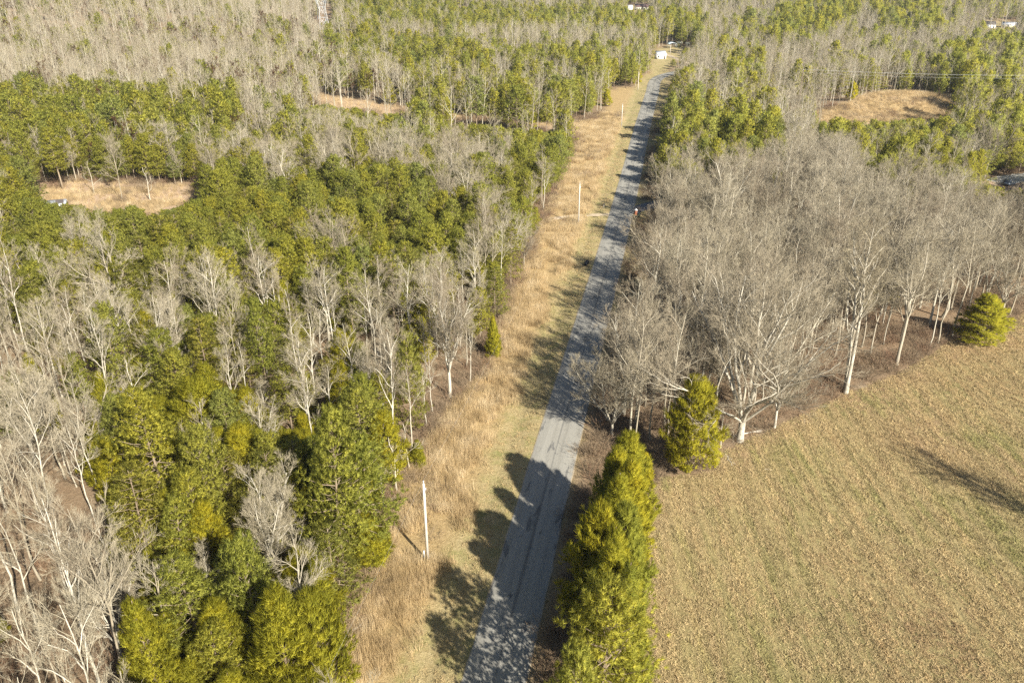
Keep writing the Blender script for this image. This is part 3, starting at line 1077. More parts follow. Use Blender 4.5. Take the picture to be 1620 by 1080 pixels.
# saplings and low brush
for s in range(3):
    b = Bare(340 + s, 0.02, 0.6)
    add_bare('sapling', b, b.forest(6.5 + s, .25, .22, 8), 6.5 + s, 1.2)
for s in range(4):
    rng = np.random.default_rng(360 + s)
    n = 46
    c = np.concatenate([rng.normal(size=(n, 2)) * 0.45, np.zeros((n, 1))], 1)
    d = unit(np.concatenate([c[:, :2] * 0.9 + rng.normal(size=(n, 2)) * 0.3, np.full((n, 1), 0.8)], 1))
    L = rng.uniform(0.8, 1.9, (n, 1))
    sd = unit(np.cross(d, rng.normal(size=(n, 3)))) * 0.018
    tr = [np.stack([c - sd, c + sd, c + d * L], 1)]
    m = 5
    c2 = np.repeat(c, m, 0) + np.repeat(d * L, m, 0) * rng.uniform(0.3, 0.95, (n * m, 1))
    d2 = unit(np.repeat(d, m, 0) + rng.normal(size=(n * m, 3)) * 0.6)
    s2 = unit(np.cross(d2, rng.normal(size=(n * m, 3)))) * 0.013
    tr.append(np.stack([c2 - s2, c2 + s2, c2 + d2 * rng.uniform(0.25, 0.7, (n * m, 1))], 1))
    PROTO.setdefault('brush', []).append((None, tri_mesh('brush', np.concatenate(tr), 'brush'), 1.6, 0.8))
for s in range(4):          # broomsedge tufts
    rng = np.random.default_rng(380 + s)
    c = np.concatenate([rng.normal(size=(34, 2)) * 0.2, np.zeros((34, 1))], 1)
    d = unit(np.concatenate([c[:, :2] * 0.5 + rng.normal(size=(34, 2)) * 0.14, np.ones((34, 1))], 1))
    tr = blades(rng, c, d, 1, 0.06, 0.95, 0.016)[0]
    PROTO.setdefault('broom', []).append((None, tri_mesh('broom', tr, 'broom'), 0.8, 0.3))
for s in range(4):          # short grass tufts and cut stems
    rng = np.random.default_rng(390 + s)
    c = np.concatenate([rng.normal(size=(16, 2)) * 0.14, np.zeros((16, 1))], 1)
    d = unit(np.concatenate([c[:, :2] * 2 + rng.normal(size=(16, 2)) * 0.6, np.full((16, 1), 0.7)], 1))
    tr = blades(rng, c, d, 1, 0.2, 0.22, 0.026)[0]
    PROTO.setdefault('short', []).append((None, tri_mesh('short', tr, 'short'), 0.2, 0.3))

for s in range(3):          # flattened clods of cut hay
    rng = np.random.default_rng(395 + s)
    c = np.concatenate([rng.normal(size=(26, 2)) * np.array((0.30, 0.12)), rng.uniform(0, 0.10, (26, 1))], 1)
    d = unit(np.concatenate([rng.normal(size=(26, 2)), np.full((26, 1), 0.5)], 1))
    PROTO['short'].append((None, tri_mesh('short', blades(rng, c, d, 1, 0.2, 0.22, 0.03)[0], 'short'), 0.2, 0.3))

# ------------------------------------------------------------------ where trees stand
ZONES = [  # name, crown-space outline in photo pixels, mix of kinds, spacing factor, conifer scale, bare scale, place phrase
    ('river', [(-300, 700), (110, 690), (150, 730), (185, 850), (215, 900), (200, 1080), (190, 1500), (-300, 1500)], dict(bare=.82, cedar=.05, sapling=.13), 1.4, .7, .95,
     'in the open leaf-litter wood beside the cedar thicket'),
    ('thicket', [(150, 640), (250, 590), (400, 600), (480, 650), (600, 660), (605, 900), (540, 1080), (500, 1500), (190, 1500), (200, 900), (170, 760)],
     dict(cedar=.62, pine=.24, bare=.09, vpine=.05), .8, 1.0, .8, 'in the cedar thicket behind the near verge'),
    ('westbare', [(-300, 460), (150, 470), (160, 600), (110, 690), (-300, 700)], dict(bare=.8, cedar=.1, pine=.06, sapling=.04), 1.15, .9, .95, 'in the pale leafless clump below the dense pine stand'),
    ('mixed', [(150, 470), (540, 470), (640, 440), (700, 420), (850, 360), (840, 420), (800, 560), (640, 740), (600, 660), (480, 650), (250, 590), (150, 640)],
     dict(vpine=.15, cedar=.10, pine=.10, bare=.60, sapling=.05), .98, .9, .85, 'in the mixed wood beside the tan verge'),
    ('stand', [(-300, 325), (250, 335), (330, 300), (560, 270), (740, 330), (780, 420), (640, 450), (540, 475), (-300, 470)],
     dict(pine=.60, vpine=.26, cedar=.08, bare=.06), .82, .98, .85, 'in the dense pine stand below the small clearing'),
    ('lobe', [(740, 180), (930, 200), (935, 225), (880, 345), (820, 350), (790, 270)], dict(pine=.6, vpine=.15, cedar=.12, bare=.13), .85, .9, .8, 'in the pine lobe beside the golden verge grass'),
    ('middle', [(380, 165), (740, 180), (800, 270), (860, 350), (850, 370), (780, 420), (740, 330), (560, 270), (380, 290)],
     dict(pine=.27, cedar=.07, vpine=.13, bare=.53), .92, .98, .85, 'in the mixed wood below the reddish forest lane'),
    ('clearside', [(-300, 140), (380, 150), (390, 290), (330, 300), (250, 335), (-300, 330)], dict(pine=.68, vpine=.12, bare=.16, russet=.04), .88, 1.0, .8, 'in the pines above the small clearing'),
    ('ridge', [(515, 45), (600, 55), (720, 70), (790, 110), (760, 125), (640, 112), (530, 80)], dict(cedar=.5, pine=.35, bare=.15), .8, 1, .8, 'on the yellow-green ridge above the reddish lane'),
    ('lanewest', [(470, 70), (640, 100), (650, 175), (470, 155)], dict(bare=.62, cedar=.12, pine=.18, russet=.08), .9, .95, .85, 'along the upper side of the reddish lane'),
    ('laneeast', [(640, 110), (760, 120), (960, 120), (960, 195), (640, 178)], dict(pine=.5, vpine=.1, cedar=.1, bare=.3), .85, .95, .85, 'between the reddish lane and the road bend'),
    ('farpine', [(560, -30), (640, 0), (800, 12), (1030, 16), (1040, 55), (960, 50), (800, 48), (700, 52), (580, 35)], dict(pine=.85, bare=.15), .85, .9, .8, 'in the far pine plantation'),
    ('clump', [(780, 72), (900, 78), (1020, 78), (1025, 120), (960, 125), (860, 105), (780, 98)], dict(pine=.66, cedar=.1, bare=.24), .85, .9, .8, 'in the pine clump near the white shed'),
    ('hill', [(-400, -200), (470, -200), (520, 50), (470, 150), (-400, 140)], dict(russet=.05, pine=.11, cedar=.06, bare=.78), .92, .9, .85, 'on the grey leafless hillside'),
    ('roadpine', [(1022, 160), (1110, 160), (1240, 196), (1250, 268), (1180, 272), (1028, 275)], dict(pine=.66, cedar=.12, bare=.22), .85, .95, .8, 'in the pine patch beside the far shaded road'),
    ('eastpine', [(1290, 215), (1340, 196), (1520, 180), (1640, 150), (1900, 150), (1900, 300), (1560, 285), (1480, 300), (1330, 255)],
     dict(pine=.42, vpine=.26, cedar=.08, bare=.24), .85, .92, .8, 'in the pines below the golden grass mound'),
    ('pa', [(1205, 62), (1230, 25), (1290, 0), (1345, -12), (1352, 35), (1275, 68)], dict(pine=.8, bare=.2), .9, 1.05, .8, 'on the far wooded rise'),
    ('pb', [(1378, 12), (1480, 4), (1492, 48), (1390, 52)], dict(pine=.75, bare=.25), .9, 1.05, .8, 'on the far wooded rise'),
    ('pc', [(1470, 85), (1620, 60), (1700, 70), (1700, 150), (1490, 142)], dict(pine=.6, bare=.4), .9, 1.05, .85, 'in the dark pines behind the golden grass mound'),
    ('pd', [(1140, 78), (1215, 88), (1205, 142), (1150, 140)], dict(pine=.5, bare=.5), .9, 1.05, .85, 'in the pine group beyond the road bend'),
    ('pe', [(1038, 14), (1112, 22), (1112, 66), (1040, 66)], dict(pine=.62, bare=.38), .9, 1.0, .8, 'in the pines behind the white shed'),
    ('pf', [(1046, 92), (1085, 95), (1075, 155), (1046, 150)], dict(pine=.6, bare=.4), .9, .7, .7, 'in the trees inside the road bend'),
    ('pg', [(1160, 20), (1210, 20), (1200, 60), (1160, 60)], dict(pine=.45, bare=.55), .9, 1.0, .8, 'on the far wooded rise'),
    ('east', [(900, 720), (930, 480), (1010, 290), (1250, 275), (1330, 255), (1480, 300), (1900, 300), (1900, 500), (1620, 450), (1340, 600), (1140, 720)],
     dict(bare=.93, cedar=.04, sapling=.03), 1.0, .75, .90, 'in the wood between road and hay field'),
    ('faredge', [(-600, -400), (2400, -400), (2400, 8), (-600, 8)], dict(bare=.62, pine=.38), 1.0, .95, .9, 'in the far woods'),
    ('rest', [(-9999, -9999), (9999, -9999), (9999, 9999), (-9999, 9999)], dict(pine=.14, vpine=.05, cedar=.04, bare=.77), .92, 1.0, .85, 'in the grey woods beyond the road bend'),
]
KEEP_CLEAR = [
    [(55, 304), (150, 293), (210, 297), (232, 306), (250, 298), (335, 304), (322, 314), (290, 322), (252, 338), (228, 340), (208, 326), (150, 330), (112, 324), (60, 322)],
    [(700, 1080), (560, 1060), (600, 930), (622, 880), (650, 790), (690, 715), (775, 605), (805, 500), (855, 385), (880, 310), (912, 250), (935, 205), (975, 165), (965, 145), (1012, 139),
     (1032, 118), (1048, 122), (1023, 200), (1007, 270), (998, 337), (976, 425), (938, 560), (890, 690), (830, 840), (770, 1000)],
    [(1040, 1080), (1045, 800), (1150, 745), (1300, 665), (1430, 605), (1500, 560), (1620, 530), (2100, 480), (2100, 1080)],
    [(1285, 182), (1352, 164), (1420, 155), (1500, 157), (1504, 186), (1380, 190), (1300, 190)],
    [(1034, 76), (1056, 76), (1064, 92), (1052, 108), (1034, 96)], [(1055, 62), (1092, 62), (1092, 76), (1055, 76)],
    [(1545, 279), (1640, 266), (1640, 298), (1560, 296)], [(1000, 296), (1024, 300), (1020, 345), (1004, 395), (984, 432), (998, 340)],
    [(498, 150), (560, 159), (642, 173), (640, 184), (560, 171), (503, 163)], [(695, 179), (760, 186), (905, 199), (905, 209), (820, 204), (700, 192)],
    [(992, 6), (1003, 6), (1003, 15), (992, 15)], [(1006, 8), (1026, 8), (1026, 16), (1006, 16)], [(722, 6), (744, 6), (744, 11), (722, 11)], [(690, 1), (698, 1), (698, 6), (690, 6)],
    [(1560, 37), (1606, 35), (1606, 43), (1560, 44)], [(502, 0), (524, 0), (522, 34), (504, 34)],
]
rng = np.random.default_rng(7)


def height_at(u, v, vtop):
    """height of an upright thing whose foot is at pixel (u,v) and whose top is at row vtop"""
    p = pix(u, v)
    lo, hi = 0.2, 60.0
    for _ in range(40):
        m_ = (lo + hi) / 2
        if project(np.array([[p[0], p[1], p[2] + m_]]))[0, 1] > vtop:
            lo = m_
        else:
            hi = m_
    return p, lo


TREES = []        # dict(kind, proto index, x, y, z, rot, sx, sz, label, group)


def hero(kind, i, u, v, vtop, wpx, label, rz=None, group=None):
    p, h = height_at(u, v, vtop)
    tm, cm, ph, pw = PROTO[kind][i]
    ppm = F_PX / (p[1] * cP + (CAM_H - p[2]) * sP)
    sx = wpx / ppm / 2 / pw if wpx else h / ph
    TREES.append(dict(kind=kind, i=i, x=p[0], y=p[1], z=p[2], rot=rng.uniform(0, 6.28) if rz is None else rz, sx=sx, sz=h / ph, label=label, group=group, hero=True))


HK = 'cedar row between the road and the hay field'
LK = 'dense yellow-green cedar in the roadside row beside the hay field'
hero('oak', 0, 1170, 697, 428, 330, 'huge spreading leafless oak with many pale limbs at the hay field edge', 0.6)
hero('twin', 0, 1338, 622, 346, 185, 'tall twin-stemmed leafless tree rising from the hay field edge', 1.2)
hero('oak', 1, 1225, 676, 545, 95, 'small crooked leafless tree beside the huge spreading oak')
hero('sapling', 0, 1140, 708, 640, 40, 'thin leafless sapling between the round cedar and the huge oak')
hero('bare', 4, 1490, 502, 335, 120, 'tall leafless tree behind the lone cedar at the field corner')
hero('oak', 2, 968, 692, 570, 120, 'leaning leafless tree with branches reaching over the shaded road')
hero('oak', 1, 1040, 612, 450, 130, 'pale many-branched leafless tree standing behind the round cedar')
hero('cedar', 2, 1088, 748, 598, 100, 'round full cedar standing at the hay field corner by the huge oak')
hero('cedar', 3, 1548, 540, 462, 98, 'lone dark-based cedar at the field edge beyond the twin-stemmed tree')
hero('cedar', 0, 980, 856, 680, 113, LK, group=HK)
hero('cedar', 1, 965, 930, 742, 122, LK, group=HK)
hero('cedar', 3, 984, 900, 722, 108, LK, group=HK)
hero('cedar', 2, 945, 988, 800, 126, LK, group=HK)
hero('cedar', 0, 980, 995, 795, 110, LK, group=HK)
hero('cedar', 3, 952, 1060, 848, 143, LK, group=HK)
hero('cedar', 1, 983, 1090, 880, 108, LK, group=HK)
hero('cedar', 0, 970, 868, 705, 97, LK, group=HK)
hero('cedar', 1, 958, 923, 770, 103, LK, group=HK)
hero('cedar', 3, 965, 1008, 825, 106, LK, group=HK)
hero('pine', 5, 945, 1175, 935, 200, 'big bright pine ending the cedar row between the road and the hay field')
hero('pine', 2, 905, 1240, 1035, 120, 'young pine crowding the road shoulder below the big bright pine')
hero('cedar', 4, 1015, 770, 715, 46, 'small cedar at the tip of the roadside row')
# left of the road, near
hero('pine', 1, 545, 925, 660, 128, 'tall full pine standing at the edge of the verge near the pole')
hero('cedar', 0, 470, 1150, 930, 150, 'broad feathery cedar with pale dead twigs at the verge edge')
hero('pine', 4, 420, 1075, 862, 112, 'bright young pine with upright tufts in front of the spreading leafless tree')
hero('cedar', 3, 265, 1150, 940, 120, 'big dark green cedar below the slim golden cedar')
hero('cedar', 1, 258, 985, 866, 66, 'slim golden-yellow cedar beside the white fan-shaped leafless tree')
hero('pine', 0, 345, 870, 682, 108, 'bright clumpy pine rising from the cedar thicket')
hero('cedar', 3, 262, 770, 645, 80, 'pointed yellow-green cedar at the top of the thicket')
hero('cedar', 2, 330, 735, 600, 135, 'broad olive cedar spreading over the top of the thicket')
hero('vpine', 0, 343, 650, 502, 80, 'layered olive scrub pine between two white trunks')
hero('pine', 0, 197, 640, 486, 76, 'lone rounded pine standing among white leafless trunks')
hero('pine', 3, 428, 640, 476, 52, 'narrow column-like pine beside a forked pale trunk')
hero('cedar', 1, 80, 690, 555, 66, 'dark olive cedar beside the bleached white leafless tree')
hero('cedar', 4, 175, 680, 588, 52, 'small olive cedar at the foot of the lone rounded pine')
hero('vpine', 2, 650, 690, 524, 68, 'leaning olive scrub pine beside the fan-shaped leafless tree at the verge')
hero('cedar', 4, 781, 568, 500, 30, 'small bright cedar standing alone on the verge edge')
hero('vpine', 1, 808, 455, 360, 48, 'olive scrub pine at the narrow waist of the golden verge')
hero('cedar', 4, 662, 738, 696, 34, 'low green cedar bush on the tan verge edge')
hero('cedar', 2, 515, 1115, 935, 110, 'full olive cedar leaning over the pale fallen log')
hero('cedar', 3, 520, 1030, 880, 90, 'dense yellow cedar just below the tall full pine')
hero('sapling', 1, 628, 775, 690, 50, 'brown leafless sapling at the verge edge above the tall pole')
hero('sapling', 2, 612, 815, 725, 44, 'thin grey sapling squeezed between the tall full pine and the verge')
hero('sapling', 0, 648, 745, 665, 50, 'leafless sapling beside the low green cedar bush')
hero('cedar', 0, 400, 800, 668, 110, 'wide yellow-green cedar behind the tall full pine')
hero('cedar', 2, 190, 800, 700, 70, 'olive cedar bordering the open leafless wood')
WG, WL = 'white trunked trees in the open wood', 'white-barked leafless tree standing in the open leaf-litter wood'
hero('oak', 1, 712, 627, 436, 120, 'fan-shaped leafless tree with several pale stems at the verge edge')
hero('oak', 2, 607, 655, 545, 90, 'smaller grey leafless tree behind the low green cedar bush')
hero('oak', 1, 443, 935, 752, 150, 'spreading bleached leafless tree standing out of the green cedar thicket')
hero('oak', 2, 196, 1050, 875, 105, 'white fan-shaped leafless tree with many stems beside the golden cedar')
hero('white', 0, 160, 1090, 765, 110, WL, group=WG)
hero('white', 1, 72, 1020, 805, 95, WL, group=WG)
hero('white', 2, 130, 1000, 740, 90, WL, group=WG)
hero('white', 3, 15, 1120, 880, 90, WL, group=WG)
hero('oak', 1, 57, 735, 588, 125, 'bleached white leafless tree with crooked limbs beside the dark olive cedar')
MG, ML = 'white trunks in the mixed wood', 'slender white-trunked leafless tree among olive scrub pines'
for (u, v, t, w, i) in ((273, 605, 462, 55, 0), (228, 690, 562, 60, 3), (406, 612, 482, 46, 6), (487, 690, 585, 60, 2), (512, 610, 486, 52, 1), (420, 670, 598, 46, 5), (348, 1000, 858, 70, 5), (560, 640, 500, 60, 7), (140, 640, 470, 60, 4), (100, 630, 470, 60, 6)):
    hero('white', i, u, v, t, w, ML, group=MG)
hero('sapling', 1, 238, 316, 262, 30, 'crooked leafless sapling in the middle of the small clearing')
hero('sapling', 2, 150, 306, 250, 28, 'slim leafless sapling at the back of the small clearing')
hero('pine', 4, 345, 322, 238, 62, 'bushy pine standing at the grassy far end of the small clearing')
hero('pine', 3, 100, 300, 205, 52, 'tall bare-trunked pine at the back edge of the small clearing')
hero('pine', 1, 48, 308, 210, 60, 'dark-based pine shading the corner of the small clearing')
hero('bare', 5, 193, 317, 213, 44, 'lone pale leafless tree standing in the small clearing')
# stands just outside the picture, its shadow lies across the hay field
TREES.append(dict(kind='twin', i=0, x=72.5, y=60.0, z=0, rot=1.0, sx=0.85, sz=1.0, label='leafless twin-stemmed tree out in the hay field whose long shadow streaks the grass', group=None, hero=True))

row_ = sorted([t for t in TREES if t['group'] == HK], key=lambda t: t['y'])
for t, nth in zip(row_, ('first', 'second', 'third', 'fourth', 'fifth', 'sixth', 'seventh', 'eighth', 'ninth', 'tenth', 'eleventh')):
    t['label'] = nth + ' dense yellow-green cedar of the roadside row counted from its big bright pine'
hx = np.array([(t['x'], t['y']) for t in TREES])
hr = np.array([PROTO[t['kind']][t['i']][3] * t['sx'] for t in TREES])

# jittered grid, finer near the camera
cand = []
for (y0, y1, step) in ((28, 130, 3.3), (130, 260, 3.6), (260, 480, 4.1), (480, 1150, 4.9)):
    half = 0.66 * (y1 * cP + 26) + 45
    xs = np.arange(-half, half, step)
    ys = np.arange(y0, y1, step)
    a, b_ = np.meshgrid(xs, ys)
    q = np.stack([a.ravel(), b_.ravel()], 1) + rng.uniform(-.46, .46, (a.size, 2)) * step
    keep = np.abs(q[:, 0]) < 0.66 * (q[:, 1] * cP + 26) + 45
    cand.append(np.concatenate([q[keep], np.full((keep.sum(), 1), step)], 1))
cand = np.concatenate(cand)
P2 = cand[:, :2]
rdist = seg_dist(P2, ROAD[::2])
road_x = np.interp(P2[:, 1], ROAD[:, 1], ROAD[:, 0])
ok = rdist > np.where((P2[:, 1] > 118) & (P2[:, 0] > road_x), 9.0, 6.0)
ok &= signed(P2, VERGE) < -0.3
ok &= signed(P2, FIELD) < np.where(rng.random(len(P2)) < 0.3, -1.0, -5.0)
ok &= signed(P2, MOUND) < 0
ok &= signed(P2, LAWN) < 0
ok &= signed(P2, CLEAR) < 0
ok &= signed(P2, LANE) < 1.0
ok &= signed(P2, YARD) < 0
ok &= ~((P2[:, 1] < 80) & (P2[:, 0] > road_x))      # the roadside row there is placed by hand
for f in FARS:
    ok &= signed(P2, f) < 0
for l in (gdr, pad, lane, drive):
    ok &= seg_dist(P2, l) > 3.6
P2 = P2[ok]
step = cand[ok, 2]
Z2 = terrain(P2)
H = (rng.normal(1.0, 0.15, len(P2)) + (vnoise(P2, 22, 71) - 0.5) * 0.25).clip(0.55, 1.38)
pick = rng.random(len(P2))
pick2 = rng.random(len(P2))
crown_px = project(np.concatenate([P2, (Z2 + 8.5 * H)[:, None]], 1))
crown_px += (np.stack([vnoise(P2, 12, 31), vnoise(P2, 12, 32)], 1) - 0.5) * np.clip(crown_px[:, 1:2] * 0.12, 8, 60)
zone = np.full(len(P2), -1)
for k, z in enumerate(ZONES):
    m_ = (zone < 0) & in_poly(crown_px, z[1])
    zone[m_] = k
patchy = (vnoise(P2, 16, 41) - 0.5) * 0.5
for k in range(len(P2)):
    zn = ZONES[zone[k]]
    if pick2[k] > 1.0 / zn[3] ** 2 * 0.78:
        continue
    d = np.hypot(hx[:, 0] - P2[k, 0], hx[:, 1] - P2[k, 1])
    if np.any(d < np.where(hr > 8, 7.5, np.minimum(hr * 0.55, 3.2)) + 0.9):
        continue
    r_ = min(max(pick[k] + patchy[k] * (0.9 if zn[0] != 'east' else 0.1), 0.0), 0.999)
    acc = 0
    kind = 'bare'
    for kk, w in zn[2].items():
        acc += w
        if r_ < acc:
            kind = kk
            break
    far = P2[k, 1] > 235
    pk = kind + ('_far' if far and kind + '_far' in PROTO else '')
    if pk == 'bare' and zn[0] in ('river', 'westbare', 'mixed') and rng.random() < 0.6:
        pk = 'white'
    i = int(rng.integers(8 if pk == 'bare' and zn[0] in ('river', 'westbare', 'mixed') else len(PROTO[pk])))
    tm, cm, ph, pw = PROTO[pk][i]
    sc = H[k] * (zn[5] if kind in ('bare', 'russet', 'sapling') else zn[4])
    if far:
        sc *= 1.04
    TREES.append(dict(kind=pk, i=i, x=P2[k, 0], y=P2[k, 1], z=Z2[k] - 0.05, rot=rng.uniform(0, 6.28), sx=sc * rng.uniform(0.88, 1.15), sz=sc, zone=zone[k], hero=False))

# drop what would stand in front of ground the photograph shows open
XY = np.array([(t['x'], t['y'], t['z']) for t in TREES])
TH = np.array([PROTO[t['kind']][t['i']][2] * t['sz'] for t in TREES])
TW = np.array([PROTO[t['kind']][t['i']][3] * t['sx'] for t in TREES])
HERO = np.array([t['hero'] for t in TREES])
def blocked(idx):
    bad = np.zeros(len(idx), bool)
    for fz, fw in TEST:
        px = project(XY[idx] + np.stack([TW[idx] * fw, 0 * TW[idx], TH[idx] * fz], 1))
        for poly in KEEP_CLEAR:
            bad |= in_poly(px, poly)
    return idx[bad]


TEST = ((1.0, 0), (0.9, 0.25), (0.9, -0.25), (0.75, 0.5), (0.75, -0.75), (0.55, 0.55), (0.55, -0.8), (0.35, 0))
idx = np.nonzero(~HERO)[0]
for f_ in (0.85, 0.82, 0.8, 0.78, 0.75, 0.72):           # younger, smaller trees along the edges of open ground
    idx = blocked(idx)
    TH[idx] *= f_
    TW[idx] *= f_ ** 0.6
    for k in idx:
        TREES[k]['sz'] *= f_
        TREES[k]['sx'] *= f_ ** 0.6
idx = blocked(idx)
bad = np.zeros(len(TREES), bool)
bad[idx] = True
keep = np.nonzero(~bad)[0]
FAMILY = {'pine': 'pine', 'pine_far': 'pine', 'vpine': 'scrub', 'vpine_far': 'scrub', 'cedar': 'cedar', 'cedar_far': 'cedar', 'bare': 'bare', 'bare_far': 'bare', 'white': 'bare', 'oak': 'bare', 'twin': 'bare', 'russet': 'russet', 'sapling': 'sapling'}
top_px = project(XY + np.stack([0 * TH, 0 * TH, TH], 1))
mid_px = project(XY + np.stack([0 * TH, 0 * TH, TH * 0.75], 1))
bot_px = project(XY)
size_px = np.abs(bot_px[:, 1] - top_px[:, 1])
in_view = (mid_px[:, 0] > -5) & (mid_px[:, 0] < 1625) & (top_px[:, 1] < 1075) & (mid_px[:, 1] > 4)
NAMES = {'pine': ('pine_tree', 'pine', 'green pine'), 'scrub': ('scrub_pine_tree', 'pine', 'layered scrub pine'), 'cedar': ('cedar_tree', 'cedar', 'yellow-green cedar'),
         'bare': ('leafless_tree', 'leafless tree', 'pale-trunked leafless tree'), 'russet': ('oak_tree', 'oak', 'oak still holding russet brown leaves'), 'sapling': ('sapling', 'sapling', 'thin leafless sapling')}
single = set()
for fam in NAMES:
    c = [k for k in keep if FAMILY[TREES[k]['kind']] == fam and (in_view[k] or HERO[k])]
    c.sort(key=lambda k: -size_px[k] - (1e6 if HERO[k] else 0))
    single |= set(c[:300])


def plant(t):
    fam = FAMILY[t['kind']]
    name, cat, look = NAMES[fam]
    tm, cm, ph, pw = PROTO[t['kind']][t['i']]
    if t['hero']:
        label, group = t['label'], t['group']
    else:
        h = ph * t['sz']
        small, big = {'pine': (10.5, 13.0), 'scrub': (9.0, 11.0), 'cedar': (7.0, 9.0), 'bare': (14.0, 17.0), 'russet': (12.5, 14.5), 'sapling': (6.0, 7.5)}[fam]
        adj = 'Short' if h < small else 'Tall' if h > big else 'Mid-height'
        zn = ZONES[t['zone']]
        i_ = t['i']
        form = ''
        if fam == 'pine':
            form = ('full-crowned', 'broad-crowned', 'low-branched', 'slender', 'bushy', 'wide-spreading')[i_] + ' '
        elif fam == 'scrub':
            form = ('loose', 'lofty', 'bushy')[i_] + ' '
        elif fam == 'cedar':
            form = ('ovate', 'pointed', 'round', 'broad', 'slim')[i_] + ' '
        elif fam == 'bare':
            form = (('narrow', 'high-crowned', 'broad', 'slim', 'straight', 'low-branched', 'bare-stemmed', 'full', 'many-limbed', 'forked', 'spreading', 'vase-shaped') if t['kind'] in ('bare', 'white') else ('straight', 'high-crowned', 'broad', 'narrow'))[i_] + ' '
        q_ = np.array([[t['x'], t['y']]])
        side = ''
        if zn[0] == 'east':
            side = ', road side' if seg_dist(q_, ROAD[::4])[0] < 15 else ', field side' if signed(q_, FIELD)[0] > -13 else ', inner part'
        elif zn[0] in ('mixed', 'thicket', 'stand', 'lobe') and signed(q_, VERGE)[0] > -9:
            side = ', verge side'
        elif zn[0] == 'stand':
            side = ', clearing side' if signed(q_, CLEAR)[0] > -28 else ''
        look = form + look.replace('pale-trunked ', '')
        zn = list(zn)
        zn[6] += side
        label = adj + ' ' + look + ' ' + zn[6]
        group = adj.lower() + ' ' + form + cat + 's ' + zn[6]
    o = thing(name, label, cat, (t['x'], t['y'], t['z']), t['rot'], group)
    o.scale = (t['sx'], t['sx'], t['sz'])
    link('trunk', tm, o)
    link('crown', cm, o)
    return o


for k in sorted(single):
    plant(TREES[k])

# ------------------------------------------------------------------ uncountable cover, scattered with geometry nodes
def proto_collection(kind_list):
    col = bpy.data.collections.new('_'.join(kind_list[:1]) + '_shapes')
    table = {}
    n = 0
    for kd in kind_list:
        for i, (tm, cm, h, w) in enumerate(PROTO[kd]):
            if tm is None:
                me = cm
            else:
                v1 = np.empty(len(tm.vertices) * 3, np.float32); tm.vertices.foreach_get('co', v1)
                v2 = np.empty(len(cm.vertices) * 3, np.float32); cm.vertices.foreach_get('co', v2)
                l1 = np.empty(len(tm.loops), np.int32); tm.loops.foreach_get('vertex_index', l1)
                l2 = np.empty(len(cm.loops), np.int32); cm.loops.foreach_get('vertex_index', l2)
                t1 = np.empty(len(tm.polygons), np.int32); tm.polygons.foreach_get('loop_total', t1)
                t2 = np.empty(len(cm.polygons), np.int32); cm.polygons.foreach_get('loop_total', t2)
                me = bpy.data.meshes.new('shape')
                nv = len(v1) // 3
                me.vertices.add(nv + len(v2) // 3)
                me.vertices.foreach_set('co', np.concatenate([v1, v2]))
                me.loops.add(len(l1) + len(l2))
                me.loops.foreach_set('vertex_index', np.concatenate([l1, l2 + nv]))
                tt = np.concatenate([t1, t2])
                me.polygons.add(len(tt))
                st = np.zeros(len(tt), np.int32)
                st[1:] = np.cumsum(tt)[:-1]
                me.polygons.foreach_set('loop_start', st)
                me.polygons.foreach_set('loop_total', tt)
                me.materials.append(tm.materials[0])
                me.materials.append(cm.materials[0])
                me.polygons.foreach_set('material_index', np.concatenate([np.zeros(len(t1), np.int32), np.ones(len(t2), np.int32)]))
                me.update(calc_edges=True)
                if cm.name in NORM:
                    nn = np.zeros((len(me.vertices), 3), np.float32)
                    nn[nv:] = NORM[cm.name]
                    me.normals_split_custom_set_from_vertices(nn.tolist())
            o = bpy.data.objects.new('shape_%03d' % n, me)
            col.objects.link(o)
            table[(kd, i)] = n
            n += 1
    return col, table


